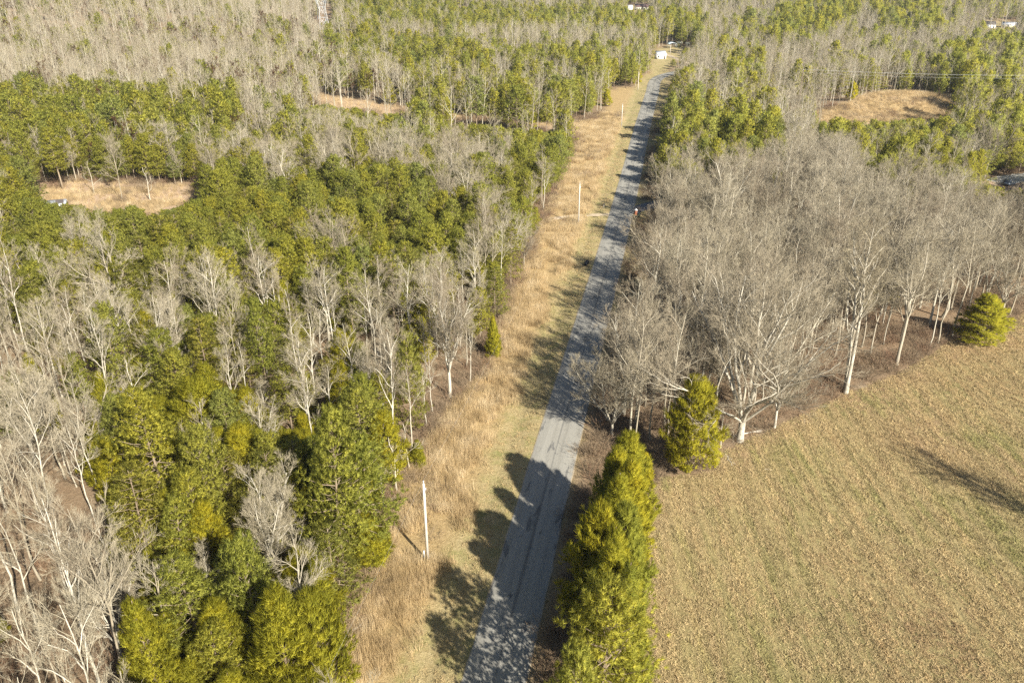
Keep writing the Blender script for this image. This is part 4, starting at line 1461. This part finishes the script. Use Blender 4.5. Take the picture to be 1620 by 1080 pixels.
def scatter(name, label, cat, kinds, recs):
    """recs: list of (kind, i, x, y, z, rotz, sx, sz)"""
    if not len(recs):
        return
    col, table = proto_collection(kinds)
    me = bpy.data.meshes.new(name)
    me.vertices.add(len(recs))
    me.vertices.foreach_set('co', np.array([r[2:5] for r in recs], np.float32).ravel())
    for an, typ, data, key in (('rot', 'FLOAT_VECTOR', np.array([(0, 0, r[5]) for r in recs], np.float32), 'vector'), ('scl', 'FLOAT_VECTOR', np.array([(r[6], r[6], r[7]) for r in recs], np.float32), 'vector'),
                               ('idx', 'INT', np.array([table[(r[0], r[1])] for r in recs], np.int32), 'value')):
        a = me.attributes.new(an, typ, 'POINT')
        a.data.foreach_set(key, data.ravel())
    o = link(name, me)
    tag(o, label, cat, kind='stuff')
    ng = bpy.data.node_groups.new(name, 'GeometryNodeTree')
    ng.interface.new_socket('Geometry', in_out='INPUT', socket_type='NodeSocketGeometry')
    ng.interface.new_socket('Geometry', in_out='OUTPUT', socket_type='NodeSocketGeometry')
    gi, go = ng.nodes.new('NodeGroupInput'), ng.nodes.new('NodeGroupOutput')
    ci = ng.nodes.new('GeometryNodeCollectionInfo')
    ci.inputs['Collection'].default_value = col
    ci.inputs['Separate Children'].default_value = True
    ci.inputs['Reset Children'].default_value = True
    ip = ng.nodes.new('GeometryNodeInstanceOnPoints')
    ip.inputs['Pick Instance'].default_value = True

    def named(n, t):
        x = ng.nodes.new('GeometryNodeInputNamedAttribute')
        x.data_type = t
        x.inputs['Name'].default_value = n
        return x.outputs['Attribute']
    er = ng.nodes.new('FunctionNodeEulerToRotation')
    L = ng.links.new
    L(gi.outputs[0], ip.inputs['Points'])
    L(ci.outputs[0], ip.inputs['Instance'])
    L(named('idx', 'INT'), ip.inputs['Instance Index'])
    L(named('rot', 'FLOAT_VECTOR'), er.inputs[0])
    L(er.outputs[0], ip.inputs['Rotation'])
    L(named('scl', 'FLOAT_VECTOR'), ip.inputs['Scale'])
    L(ip.outputs[0], go.inputs[0])
    md = o.modifiers.new('scatter', 'NODES')
    md.node_group = ng
    return o


def rest(fams, name, label, cat):
    ks = [k for k in keep if k not in single and FAMILY[TREES[k]['kind']] in fams]
    kinds = sorted(set(TREES[k]['kind'] for k in ks))
    scatter(name, label, cat, kinds, [(TREES[k]['kind'], TREES[k]['i'], TREES[k]['x'], TREES[k]['y'], TREES[k]['z'], TREES[k]['rot'], TREES[k]['sx'], TREES[k]['sz']) for k in ks])


rest(('pine', 'scrub'), 'pine_woods', 'green pine woods spreading to the far hills', 'woods')
rest(('cedar',), 'cedar_woods', 'yellow-green cedars mixed through the far woods', 'woods')
rest(('bare', 'russet', 'sapling'), 'leafless_woods', 'grey leafless winter woods covering the hills', 'woods')

rng = np.random.default_rng(11)


def scat_points(n, x0, x1, y0, y1):
    return np.stack([rng.uniform(x0, x1, n), rng.uniform(y0, y1, n)], 1)


def small(name, label, cat, kind, P, s0, s1):
    z = terrain(P)
    d = seg_dist(P, ROAD[::2])
    z = z - 0.35 * np.exp(-((d - 6.3) / 0.8) ** 2) * sstep(-1, 1, signed(P, VERGE)) + 0.10 * (vnoise(P, 3.0, 5) - 0.5) * sstep(3.4, 5, d) * sstep(500, 200, P[:, 1]) - 0.03
    n = len(PROTO[kind])
    sc = rng.uniform(s0, s1, len(P))
    scatter(name, label, cat, [kind], [(kind, int(rng.integers(n)), P[k, 0], P[k, 1], z[k], rng.uniform(0, 6.28), sc[k] * rng.uniform(0.85, 1.2), sc[k]) for k in range(len(P))])


def in_frame(P, pad=60):
    q = project(np.concatenate([P, terrain(P)[:, None]], 1))
    return (q[:, 0] > -pad) & (q[:, 0] < 1620 + pad) & (q[:, 1] < 1080 + 2 * pad)


# broomsedge on the verge, in the clearings and on the mound
Q = scat_points(200000, -35, 60, 38, 330)
d = seg_dist(Q, ROAD[::2])
sv = signed(Q, VERGE)
w = sstep(-1.2, 1.0, sv) * sstep(7.0, 10.0, d + (vnoise(Q, 5, 51) - 0.5) * 3) * sstep(0.18, 0.45, vnoise(Q, 4, 52)) * (seg_dist(Q, lane) > 1.0)
Q1 = Q[rng.random(len(Q)) < w]
Q = scat_points(26000, -190, 60, 180, 340)
Q2 = Q[(signed(Q, CLEAR) > -1) & (vnoise(Q, 6, 53) > 0.4)]
Q = scat_points(24000, 90, 215, 290, 370)
Q3 = Q[(signed(Q, MOUND) > -1) & (rng.random(len(Q)) < 0.8)]
Q = scat_points(16000, -220, 80, 300, 440)
Q4 = Q[(signed(Q, LANE) > -1)]
small('dry_grass', 'tall tan broomsedge grass on the verge, clearing and mound', 'grass', 'broom', np.concatenate([Q1, Q2, Q3, Q4]), 0.75, 1.5)
# short grass on the mown verge and the hay field
Q = scat_points(60000, -20, 60, 38, 300)
d = seg_dist(Q, ROAD[::2])
Q1 = Q[(d > 3.2) & (d < 9) & (signed(Q, VERGE) > -1)]
Q = scat_points(170000, 5, 110, 38, 135)
Q2 = Q[(signed(Q, FIELD) > 0) & in_frame(Q, 30) & (rng.random(len(Q)) < 0.85)]
small('short_grass', 'short dry and green stubble grass of hay field and mown verge', 'grass', 'short', np.concatenate([Q1, Q2]), 0.6, 1.6)
# brush under the trees
Q = scat_points(60000, -190, 210, 40, 330)
d = seg_dist(Q, ROAD[::2])
Q = Q[in_frame(Q)]
d = seg_dist(Q, ROAD[::2])
w = ((signed(Q, VERGE) < 1.2) | ((vnoise(Q, 11, 67) > 0.62) & (rng.random(len(Q)) < 0.5) & (d > 9))) & (signed(Q, FIELD) < -0.3) & ((signed(Q, MOUND) < 0) | (rng.random(len(Q)) < 0.25)) & (signed(Q, LAWN) < 0) & (signed(Q, YARD) < 0) & ((signed(Q, CLEAR) < 0) | (vnoise(Q, 9, 66) > 0.42)) & (d > 3.9)
edge_b = (np.abs(signed(Q, VERGE) + 1.6) < 2.2) | (np.abs(signed(Q, FIELD) + 1.8) < 1.5)
near_row = edge_b | (Q[:, 1] < 118) & (Q[:, 0] > np.interp(Q[:, 1], ROAD[:, 1], ROAD[:, 0]))
w &= near_row | (vnoise(Q, 7, 61) + rng.random(len(Q)) * 0.5 > 0.78)
Q = Q[w]
small('underbrush', 'tangled brown brush on the leaf-litter forest floor', 'brush', 'brush', Q, 0.55, 1.25)

#@OBJECTS
# ------------------------------------------------------------------ utility poles and wires
def utility_pole(u, v, vtop, label, group, marker=False):
    p, h = height_at(u, v, vtop)
    t = thing('utility_pole', label, 'utility pole', p, 0.2, group)
    MB().tube([(0, 0, -0.6), (0, 0, h * 0.5), (0, 0, h - 0.35)], [0.17, 0.145, 0.115], 10).build('shaft', 'pole', t, smooth=True)
    MB().tube([(0, 0, h - 0.36), (0, 0, h - 0.22), (0, 0, h - 0.12), (0, 0, h)], [0.03, 0.075, 0.05, 0.07], 8).build('insulator', 'ceramic', t, smooth=True)
    MB().box((0.17, 0, h - 1.1), (0.12, 0.1, 0.35)).build('neutral_bracket', 'metal', t)
    MB().tube([(0.15, 0.08, 0), (0.125, 0.07, h * 0.85)], 0.012, 4).build('ground_wire', 'metal', t)
    if marker:
        MB().box((-0.35, 0.25, 0.7), (0.12, 0.12, 1.4)).build('marker_post', 'metal', t)
    return np.array((p[0], p[1], p[2] + h))


def wire(name, a, b, sag, r, label, group):
    t = np.linspace(0, 1, 25)[:, None]
    pts = a * (1 - t) + b * t
    pts[:, 2] -= 4 * sag * (t * (1 - t))[:, 0]
    o = MB().tube(pts - pts[0], r, 4, False).build(name, 'wire', None, pts[0])
    return tag(o, label, 'wire', group)


PG = 'wooden poles along the road'
tops = [utility_pole(677, 888, 760, 'tall pale wooden utility pole casting a long shadow on the near verge', PG, True),
        utility_pole(915, 356, 289, 'wooden utility pole beside the dirt lane crossing the verge', PG),
        utility_pole(983, 201, 164, 'wooden utility pole in golden grass where the verge widens', PG),
        utility_pole(1009, 143, 114, 'wooden utility pole at the dark tree edge before the road bend', PG)]
utility_pole(1060, 87, 70, 'wooden utility pole beside the gravel drive of the white shed', PG)
utility_pole(1053, 176, 152, 'wooden utility pole behind pines on the field side of the road', PG)
d_ = tops[0] - tops[1]
back = tops[0] + d_ * np.array((1, 1, 0))
for k, (a, b) in enumerate(((back, tops[0]), (tops[0], tops[1]), (tops[1], tops[2]), (tops[2], tops[3]))):
    wire('power_wire', a, b, 1.1, 0.004, ('thin wire running back from the tall pale pole on the near verge', 'thin wire from the tall pale pole to the pole by the dirt lane',
                                          'thin wire from the dirt lane pole to the golden grass pole', 'thin wire from the golden grass pole to the road bend pole')[k], 'thin roadside wires')


def line_pole(x, y, h, label):
    z = gz(x, y)
    t = thing('line_pole', label, 'utility pole', (x, y, z), 1.25, 'tall poles of the cross-country line')
    MB().tube([(0, 0, -0.6), (0, 0, h)], [0.2, 0.13], 10).build('shaft', 'dark_pole', t, smooth=True)
    MB().box((0, 0, h - 0.5), (2.6, 0.12, 0.14)).build('crossarm', 'dark_pole', t)
    for x_ in (-1.2, 0.0, 1.2):
        MB().tube([(x_, 0, h - 0.43), (x_, 0, h - 0.3), (x_, 0, h - 0.1)], [0.03, 0.08, 0.05], 8).build('insulator', 'ceramic', t, smooth=True)
    return z + h


za = line_pole(104, 306, 19.5, 'tall wooden pole carrying three wires in the leafless trees below the mound')
zb = line_pole(232, 284, 21.5, 'tall wooden pole carrying three wires east of the golden mound')
for k, dz in enumerate((0.0, 0.25, 1.35)):
    wire('line_wire', np.array((104, 306 + k * 0.9 - 0.9, za - 0.1 - dz)), np.array((232, 284 + k * 0.9 - 0.9, zb - 0.1 - dz)), 1.5, 0.013,
         ('pale overhead wire crossing in front of the golden mound woods', 'pale overhead wire crossing in front of the golden mound woods', 'lowest pale overhead wire crossing in front of the golden mound woods')[k],
         'overhead wires of the cross-country line')

# lattice tower far up the hillside
p = pix(513, 60)
tw_ = thing('lattice_tower', 'grey steel lattice power tower rising above the grey hillside woods', 'power tower', p, 0.5)
lv = [(0, 3.6), (6, 3.0), (12, 2.4), (18, 1.8), (23, 3.2), (28, 4.8)]
crn = [[np.array((sx * w, sy * w * (1 if z <= 18 else 0.45), z)) for sx, sy in ((-1, -1), (1, -1), (1, 1), (-1, 1))] for z, w in lv]
for c in range(4):
    MB().tube([crn[i][c] for i in range(len(lv))], 0.17, 4).build('leg', 'metal', tw_)
for i in range(len(lv) - 1):
    for c in range(4):
        d2_ = (c + 1) % 4
        MB().tube([crn[i][c], crn[i + 1][d2_]], 0.09, 4).build('brace', 'metal', tw_)
        MB().tube([crn[i][d2_], crn[i + 1][c]], 0.09, 4).build('brace', 'metal', tw_)
        MB().tube([crn[i + 1][c], crn[i + 1][d2_]], 0.09, 4).build('strut', 'metal', tw_)
arm = MB().box((0, 0, 28.6), (17, 1.2, 0.35)).box((0, 0, 29.8), (12, 0.6, 0.25))
for x_ in np.arange(-8, 8.1, 2):
    arm.tube([(x_, 0, 28.7), (x_ * 0.72, 0, 29.8)], 0.08, 4)
arm.build('crossarm', 'metal', tw_)
for x_ in (-7.6, 0, 7.6):
    MB().tube([(x_, 0, 28.4), (x_, 0, 26.4)], 0.12, 6).build('insulator', 'ceramic', tw_)

# ------------------------------------------------------------------ buildings
def house(name, label, cat, u, v, w, d, hw, hr, rz, wall, roof, windows=1, door=True, over=0.3, group=None):
    p = pix(u, v)
    t = thing(name, label, cat, p, rz, group)
    # ridge runs along local x, long wall faces local -y
    MB().box((0, 0, hw / 2 - 0.2), (w, d, hw + 0.4)).build('wall', wall, t)
    for sx in (-1, 1):
        g = MB()
        g.add([(sx * w / 2, -d / 2, hw), (sx * w / 2, d / 2, hw), (sx * w / 2, 0, hw + hr - 0.03), (sx * (w / 2 - 0.12), -d / 2, hw), (sx * (w / 2 - 0.12), d / 2, hw), (sx * (w / 2 - 0.12), 0, hw + hr - 0.03)],
              [(0, 1, 2), (3, 5, 4), (0, 2, 5, 3), (1, 4, 5, 2), (0, 3, 4, 1)])
        g.build('gable', wall, t)
    for sy in (-1, 1):
        yo, zo = sy * (d / 2 + over), hw - over * hr / (d / 2)
        g = MB()
        g.add([(-w / 2 - over, yo, zo), (w / 2 + over, yo, zo), (w / 2 + over, 0, hw + hr), (-w / 2 - over, 0, hw + hr),
               (-w / 2 - over, yo, zo + 0.14), (w / 2 + over, yo, zo + 0.14), (w / 2 + over, 0, hw + hr + 0.14), (-w / 2 - over, 0, hw + hr + 0.14)],
              [(0, 3, 2, 1), (4, 5, 6, 7), (0, 1, 5, 4), (1, 2, 6, 5), (2, 3, 7, 6), (3, 0, 4, 7)])
        g.build('roof', roof, t)
    xs_ = np.linspace(-w / 2, w / 2, windows + (2 if door else 1) + 1)
    for k in range(windows):
        x_ = (xs_[k] + xs_[k + 1]) / 2
        f = MB().box((x_, -d / 2 - 0.03, hw * 0.58), (1.1, 0.08, 1.1)).build('window', 'white', t)
        MB().box((x_, -d / 2 - 0.075, hw * 0.58), (0.9, 0.03, 0.9)).build('pane', 'glass', f)
    if door:
        x_ = (xs_[-2] + xs_[-1]) / 2
        MB().box((x_, -d / 2 - 0.04, 1.0), (0.95, 0.08, 2.0)).build('door', 'doorp', t)
    return t


house('white_shed', 'bright white gabled shed on the lawn beside the gravel drive', 'shed', 1044, 93, 5.4, 4.6, 2.6, 1.5, 0.25, 'white', 'tin', 1, True)
house('yellow_shed', 'pale yellow shed standing beside the blue-roofed carport', 'shed', 1074, 74, 3.0, 3.0, 2.2, 0.8, 0.1, 'yellow', 'cream', 0, True)
house('cream_shed', 'small cream shed at the end of the yard by the dark pines', 'shed', 1088, 74, 2.6, 2.6, 1.9, 0.7, -0.3, 'cream', 'cream', 0, True)
p = pix(1062, 76)
t = thing('carport', 'open carport with pale blue-grey arched tin roof', 'carport', p, 0.15)
prof = [(-2.6 + 5.2 * k / 10, 2.5 + 0.9 * math.sin(math.pi * k / 10)) for k in range(11)]
MB().prism(prof + [(x_, z_ - 0.12) for x_, z_ in prof[::-1]], -3, 3).build('roof', 'bluetin', t, smooth=False)
for sx in (-2.5, 2.5):
    for sy in (-2.8, 0, 2.8):
        MB().box((sx, sy, 1.2), (0.12, 0.12, 2.6)).build('post', 'metal', t)
house('ranch_house', 'long low cream house with brown shingle roof in the far trees', 'house', 1016, 16, 12.5, 7, 2.6, 1.9, 0.05, 'cream', 'brownroof', 4, True)
house('white_outbuilding', 'small white outbuilding next to the far brown-roofed house', 'shed', 996, 16, 4.0, 4.0, 2.6, 1.3, 0.2, 'white', 'tin', 1, False)
house('white_cottage', 'white cottage far off beyond the pine plantation', 'house', 695, 6, 5.5, 5, 2.8, 1.5, 0.1, 'white', 'darkroof', 1, True)
house('white_barn', 'white barn among far grey woods behind the brown-roofed house', 'barn', 1075, 3, 8, 6, 3.2, 2.0, 0.0, 'white', 'tin', 2, True)
house('dark_roofed_house', 'far house with dark roof and white wall on the wooded rise', 'house', 1563, 44, 8, 6, 2.6, 1.8, -0.2, 'white', 'darkroof', 2, True)
house('tin_roofed_barn', 'long low barn with pale tin roof beside the dark pines', 'barn', 1597, 44, 11, 6, 2.4, 1.4, -0.35, 'cream', 'tin', 2, True)
house('derelict_cabin', 'small white cabin with dark-patched pale roof half hidden behind young pines', 'cabin', 93, 341, 4.4, 3.6, 2.5, 1.3, 0.35, 'white', 'tin', 0, True, 0.25)
cab_ = bpy.data.objects['derelict_cabin']
g = MB()
g.add([(0.1, -1.05, 3.24), (1.9, -1.05, 3.24), (1.9, -0.03, 3.975), (0.1, -0.03, 3.975)], [(0, 1, 2, 3)])
g.build('roof_patch', 'darkroof', cab_)
house('tin_lean_to', 'low pale tin-roofed lean-to beside the white cabin in the clearing', 'shed', 66, 344, 3.4, 3.0, 1.7, 0.5, 0.35, 'white', 'tin', 0, False, 0.2)

# ------------------------------------------------------------------ car on the gravel pad
p = pix(1592, 292)
t = thing('parked_car', 'dark blue-grey car parked on the gravel pad among green boughs', 'car', p, 1.1)
low = [(-2.1, .35), (2.1, .35), (2.15, .7), (1.95, .92), (1.0, 1.0), (-1.75, 1.02), (-2.12, .85)]
cab = [(1.0, .98), (0.35, 1.42), (-1.1, 1.46), (-1.75, 1.0)]
body = MB().prism(low, -.86, .86).prism(cab, -.74, .74)
bo = body.build('body', 'carpaint', t)
for s_ in (-1, 1):
    MB().prism([(0.82, 1.02), (0.3, 1.36), (-1.05, 1.40), (-1.5, 1.04)], s_ * .745 - .006, s_ * .745 + .006).build('side_window', 'glass', t)
    for x_ in (-1.3, 1.35):
        wv = MB().tube([(x_, s_ * .68, .33), (x_, s_ * .88, .33)], 0.33, 16).build('wheel', 'rubber', t)
        MB().tube([(x_, s_ * .87, .33), (x_, s_ * .892, .33)], 0.2, 12).build('rim', 'chrome', wv)
    MB().box((2.1, s_ * .62, .74), (.12, .34, .16)).build('headlight', 'ceramic', t)
g = MB()
g.add([(1.02, -.66, 1.02), (1.02, .66, 1.02), (.40, .62, 1.42), (.40, -.62, 1.42)], [(0, 1, 2, 3)])
g.build('windscreen', 'glass', t)
g = MB()
g.add([(-1.77, -.66, 1.04), (-1.77, .66, 1.04), (-1.16, .62, 1.45), (-1.16, -.62, 1.45)], [(3, 2, 1, 0)])
g.build('rear_window', 'glass', t)

# ------------------------------------------------------------------ roadside things
p = pix(1005.5, 339.5)
t = thing('brick_mailbox', 'orange brick mailbox pillar with white cap beside the paved driveway', 'mailbox', p, 0.3)
MB().box((0, 0, .55), (.50, .50, 1.1)).build('pillar', 'mortar', t)
bm_ = MB().box((0, 0, 0), (.25, .1, .085)).mesh('brick', 'brick')
for k in range(10):
    for sd in range(4):
        for j in (-1, 1):
            o = link('brick', bm_, t)
            a = sd * math.pi / 2
            off = j * 0.135 + (0.0 if k % 2 else 0.02)
            o.location = (math.cos(a) * off - math.sin(a) * .225, math.sin(a) * off + math.cos(a) * .225, 0.06 + k * .108)
            o.rotation_euler = (0, 0, a)
MB().box((0, 0, 1.16), (.68, .68, .12)).build('cap', 'white', t)
pr = [(.16 * math.cos(x_), 1.42 + .14 * math.sin(x_)) for x_ in np.linspace(0, math.pi, 9)]
MB().prism([(-.16, 1.22)] + [(.16, 1.22)] + pr, -.28, .28).build('letter_box', 'white', t)

p = pix(1010, 344)
t = thing('wheeled_bin', 'dark green wheeled rubbish bin on the grass by the driveway', 'bin', p, -0.4)
MB().box((0, 0, .55), (.56, .62, .95), 0, 1.12).build('body', 'green_bin', t)
MB().box((0, 0.02, 1.07), (.70, .76, .09)).build('lid', 'green_bin', t)
MB().tube([(-.25, .42, 1.0), (.25, .42, 1.0)], .022, 6).build('handle', 'black', t)
for s_ in (-1, 1):
    MB().tube([(s_ * .26, .33, .13), (s_ * .34, .33, .13)], .13, 12).build('wheel', 'rubber', t)

p = pix(955, 330)
t = thing('black_mailbox', 'black mailbox on a post beside the dirt lane', 'mailbox', p, 1.3)
MB().box((0, 0, .5), (.1, .1, 1.05)).build('post', 'pole', t)
pr = [(.12 * math.cos(x_), 1.16 + .12 * math.sin(x_)) for x_ in np.linspace(0, math.pi, 9)]
MB().prism([(-.12, 1.02), (.12, 1.02)] + pr, -.28, .28).build('box', 'black', t)
MB().box((.135, 0.1, 1.2), (.02, .05, .2)).build('flag', 'brick', t)

p = pix(928, 417)
t = thing('culvert_pipe', 'black plastic culvert pipe end in the verge ditch', 'pipe', (p[0], p[1], p[2] - 0.12), R(75))
n_ = 18
ring = []
for x_, r_ in ((-1.6, .36), (1.0, .36), (1.0, .29), (-1.6, .29)):
    ring += [(x_, r_ * math.cos(k * 2 * math.pi / n_), .3 + r_ * math.sin(k * 2 * math.pi / n_)) for k in range(n_)]
fs_l = []
for a in range(3):
    for k in range(n_):
        k2 = (k + 1) % n_
        fs_l.append((a * n_ + k, a * n_ + k2, (a + 1) * n_ + k2, (a + 1) * n_ + k))
g = MB()
g.add(ring, fs_l)
g.build('pipe_wall', 'black', t)
for x_ in np.arange(-1.2, 1.0, .3):
    g = MB()
    pts_ = [(x_, .37 * math.cos(k * 2 * math.pi / n_), .3 + .37 * math.sin(k * 2 * math.pi / n_)) for k in range(n_ + 1)]
    g.tube(pts_, .025, 5, False).build('rib', 'black', t)


def fallen(name, a, b, r, label, forks=2, seed=0):
    rg_ = np.random.default_rng(seed)
    A_, B_ = pix(*a), pix(*b)
    t = thing(name, label, 'fallen branch' if r < .1 else 'log', (A_ + B_) / 2)
    d = B_ - A_
    n = 6
    pts = np.array([(k / n - .5) * d + np.array((rg_.normal() * r, rg_.normal() * r, r * 0.9)) for k in range(n + 1)])
    MB().tube(pts, np.linspace(r, r * .5, n + 1), 7).build('stem', 'log', t, smooth=True)
    L = np.linalg.norm(d)
    for k in range(forks):
        q = pts[2 + k % 4]
        dd = unit(d / L + rg_.normal(size=3) * .6)
        dd[2] = abs(dd[2]) * .5
        MB().tube([q, q + dd * L * .2, q + dd * L * .35 + np.array((0, 0, -.05))], [r * .5, r * .35, r * .15], 5).build('branch', 'log', t, smooth=True)


fallen('fallen_log', (541, 1013), (577, 985), .16, 'pale fallen log lying on the verge edge near the tall pole', 2, 1)
fallen('fallen_branch', (1146, 716), (1158, 736), .07, 'bleached fallen branch on the hay field below the huge oak', 3, 2)
fallen('fallen_branch', (1208, 741), (1222, 744), .05, 'short bleached stick lying out on the hay field grass', 2, 3)
fallen('fallen_log', (1160, 690), (1205, 682), .12, 'pale broken limb at the foot of the huge spreading oak', 3, 4)

# ------------------------------------------------------------------ thin winter haze
hz = MB().box((0, 3000, 47), (13200, 13200, 98))
m_h = bpy.data.materials.new('thin_haze')
m_h.use_nodes = True
hn = m_h.node_tree
hn.nodes.remove(hn.nodes['Principled BSDF'])
pv = hn.nodes.new('ShaderNodeVolumePrincipled')
pv.inputs['Color'].default_value = (0.80, 0.88, 1.0, 1)
pv.inputs['Density'].default_value = 0.00009
pv.inputs['Anisotropy'].default_value = 0.2
hn.links.new(pv.outputs[0], hn.nodes['Material Output'].inputs['Volume'])
haze = hz.build('haze', m_h)
tag(haze, 'thin pale haze softening the far woods', 'haze', kind='stuff')
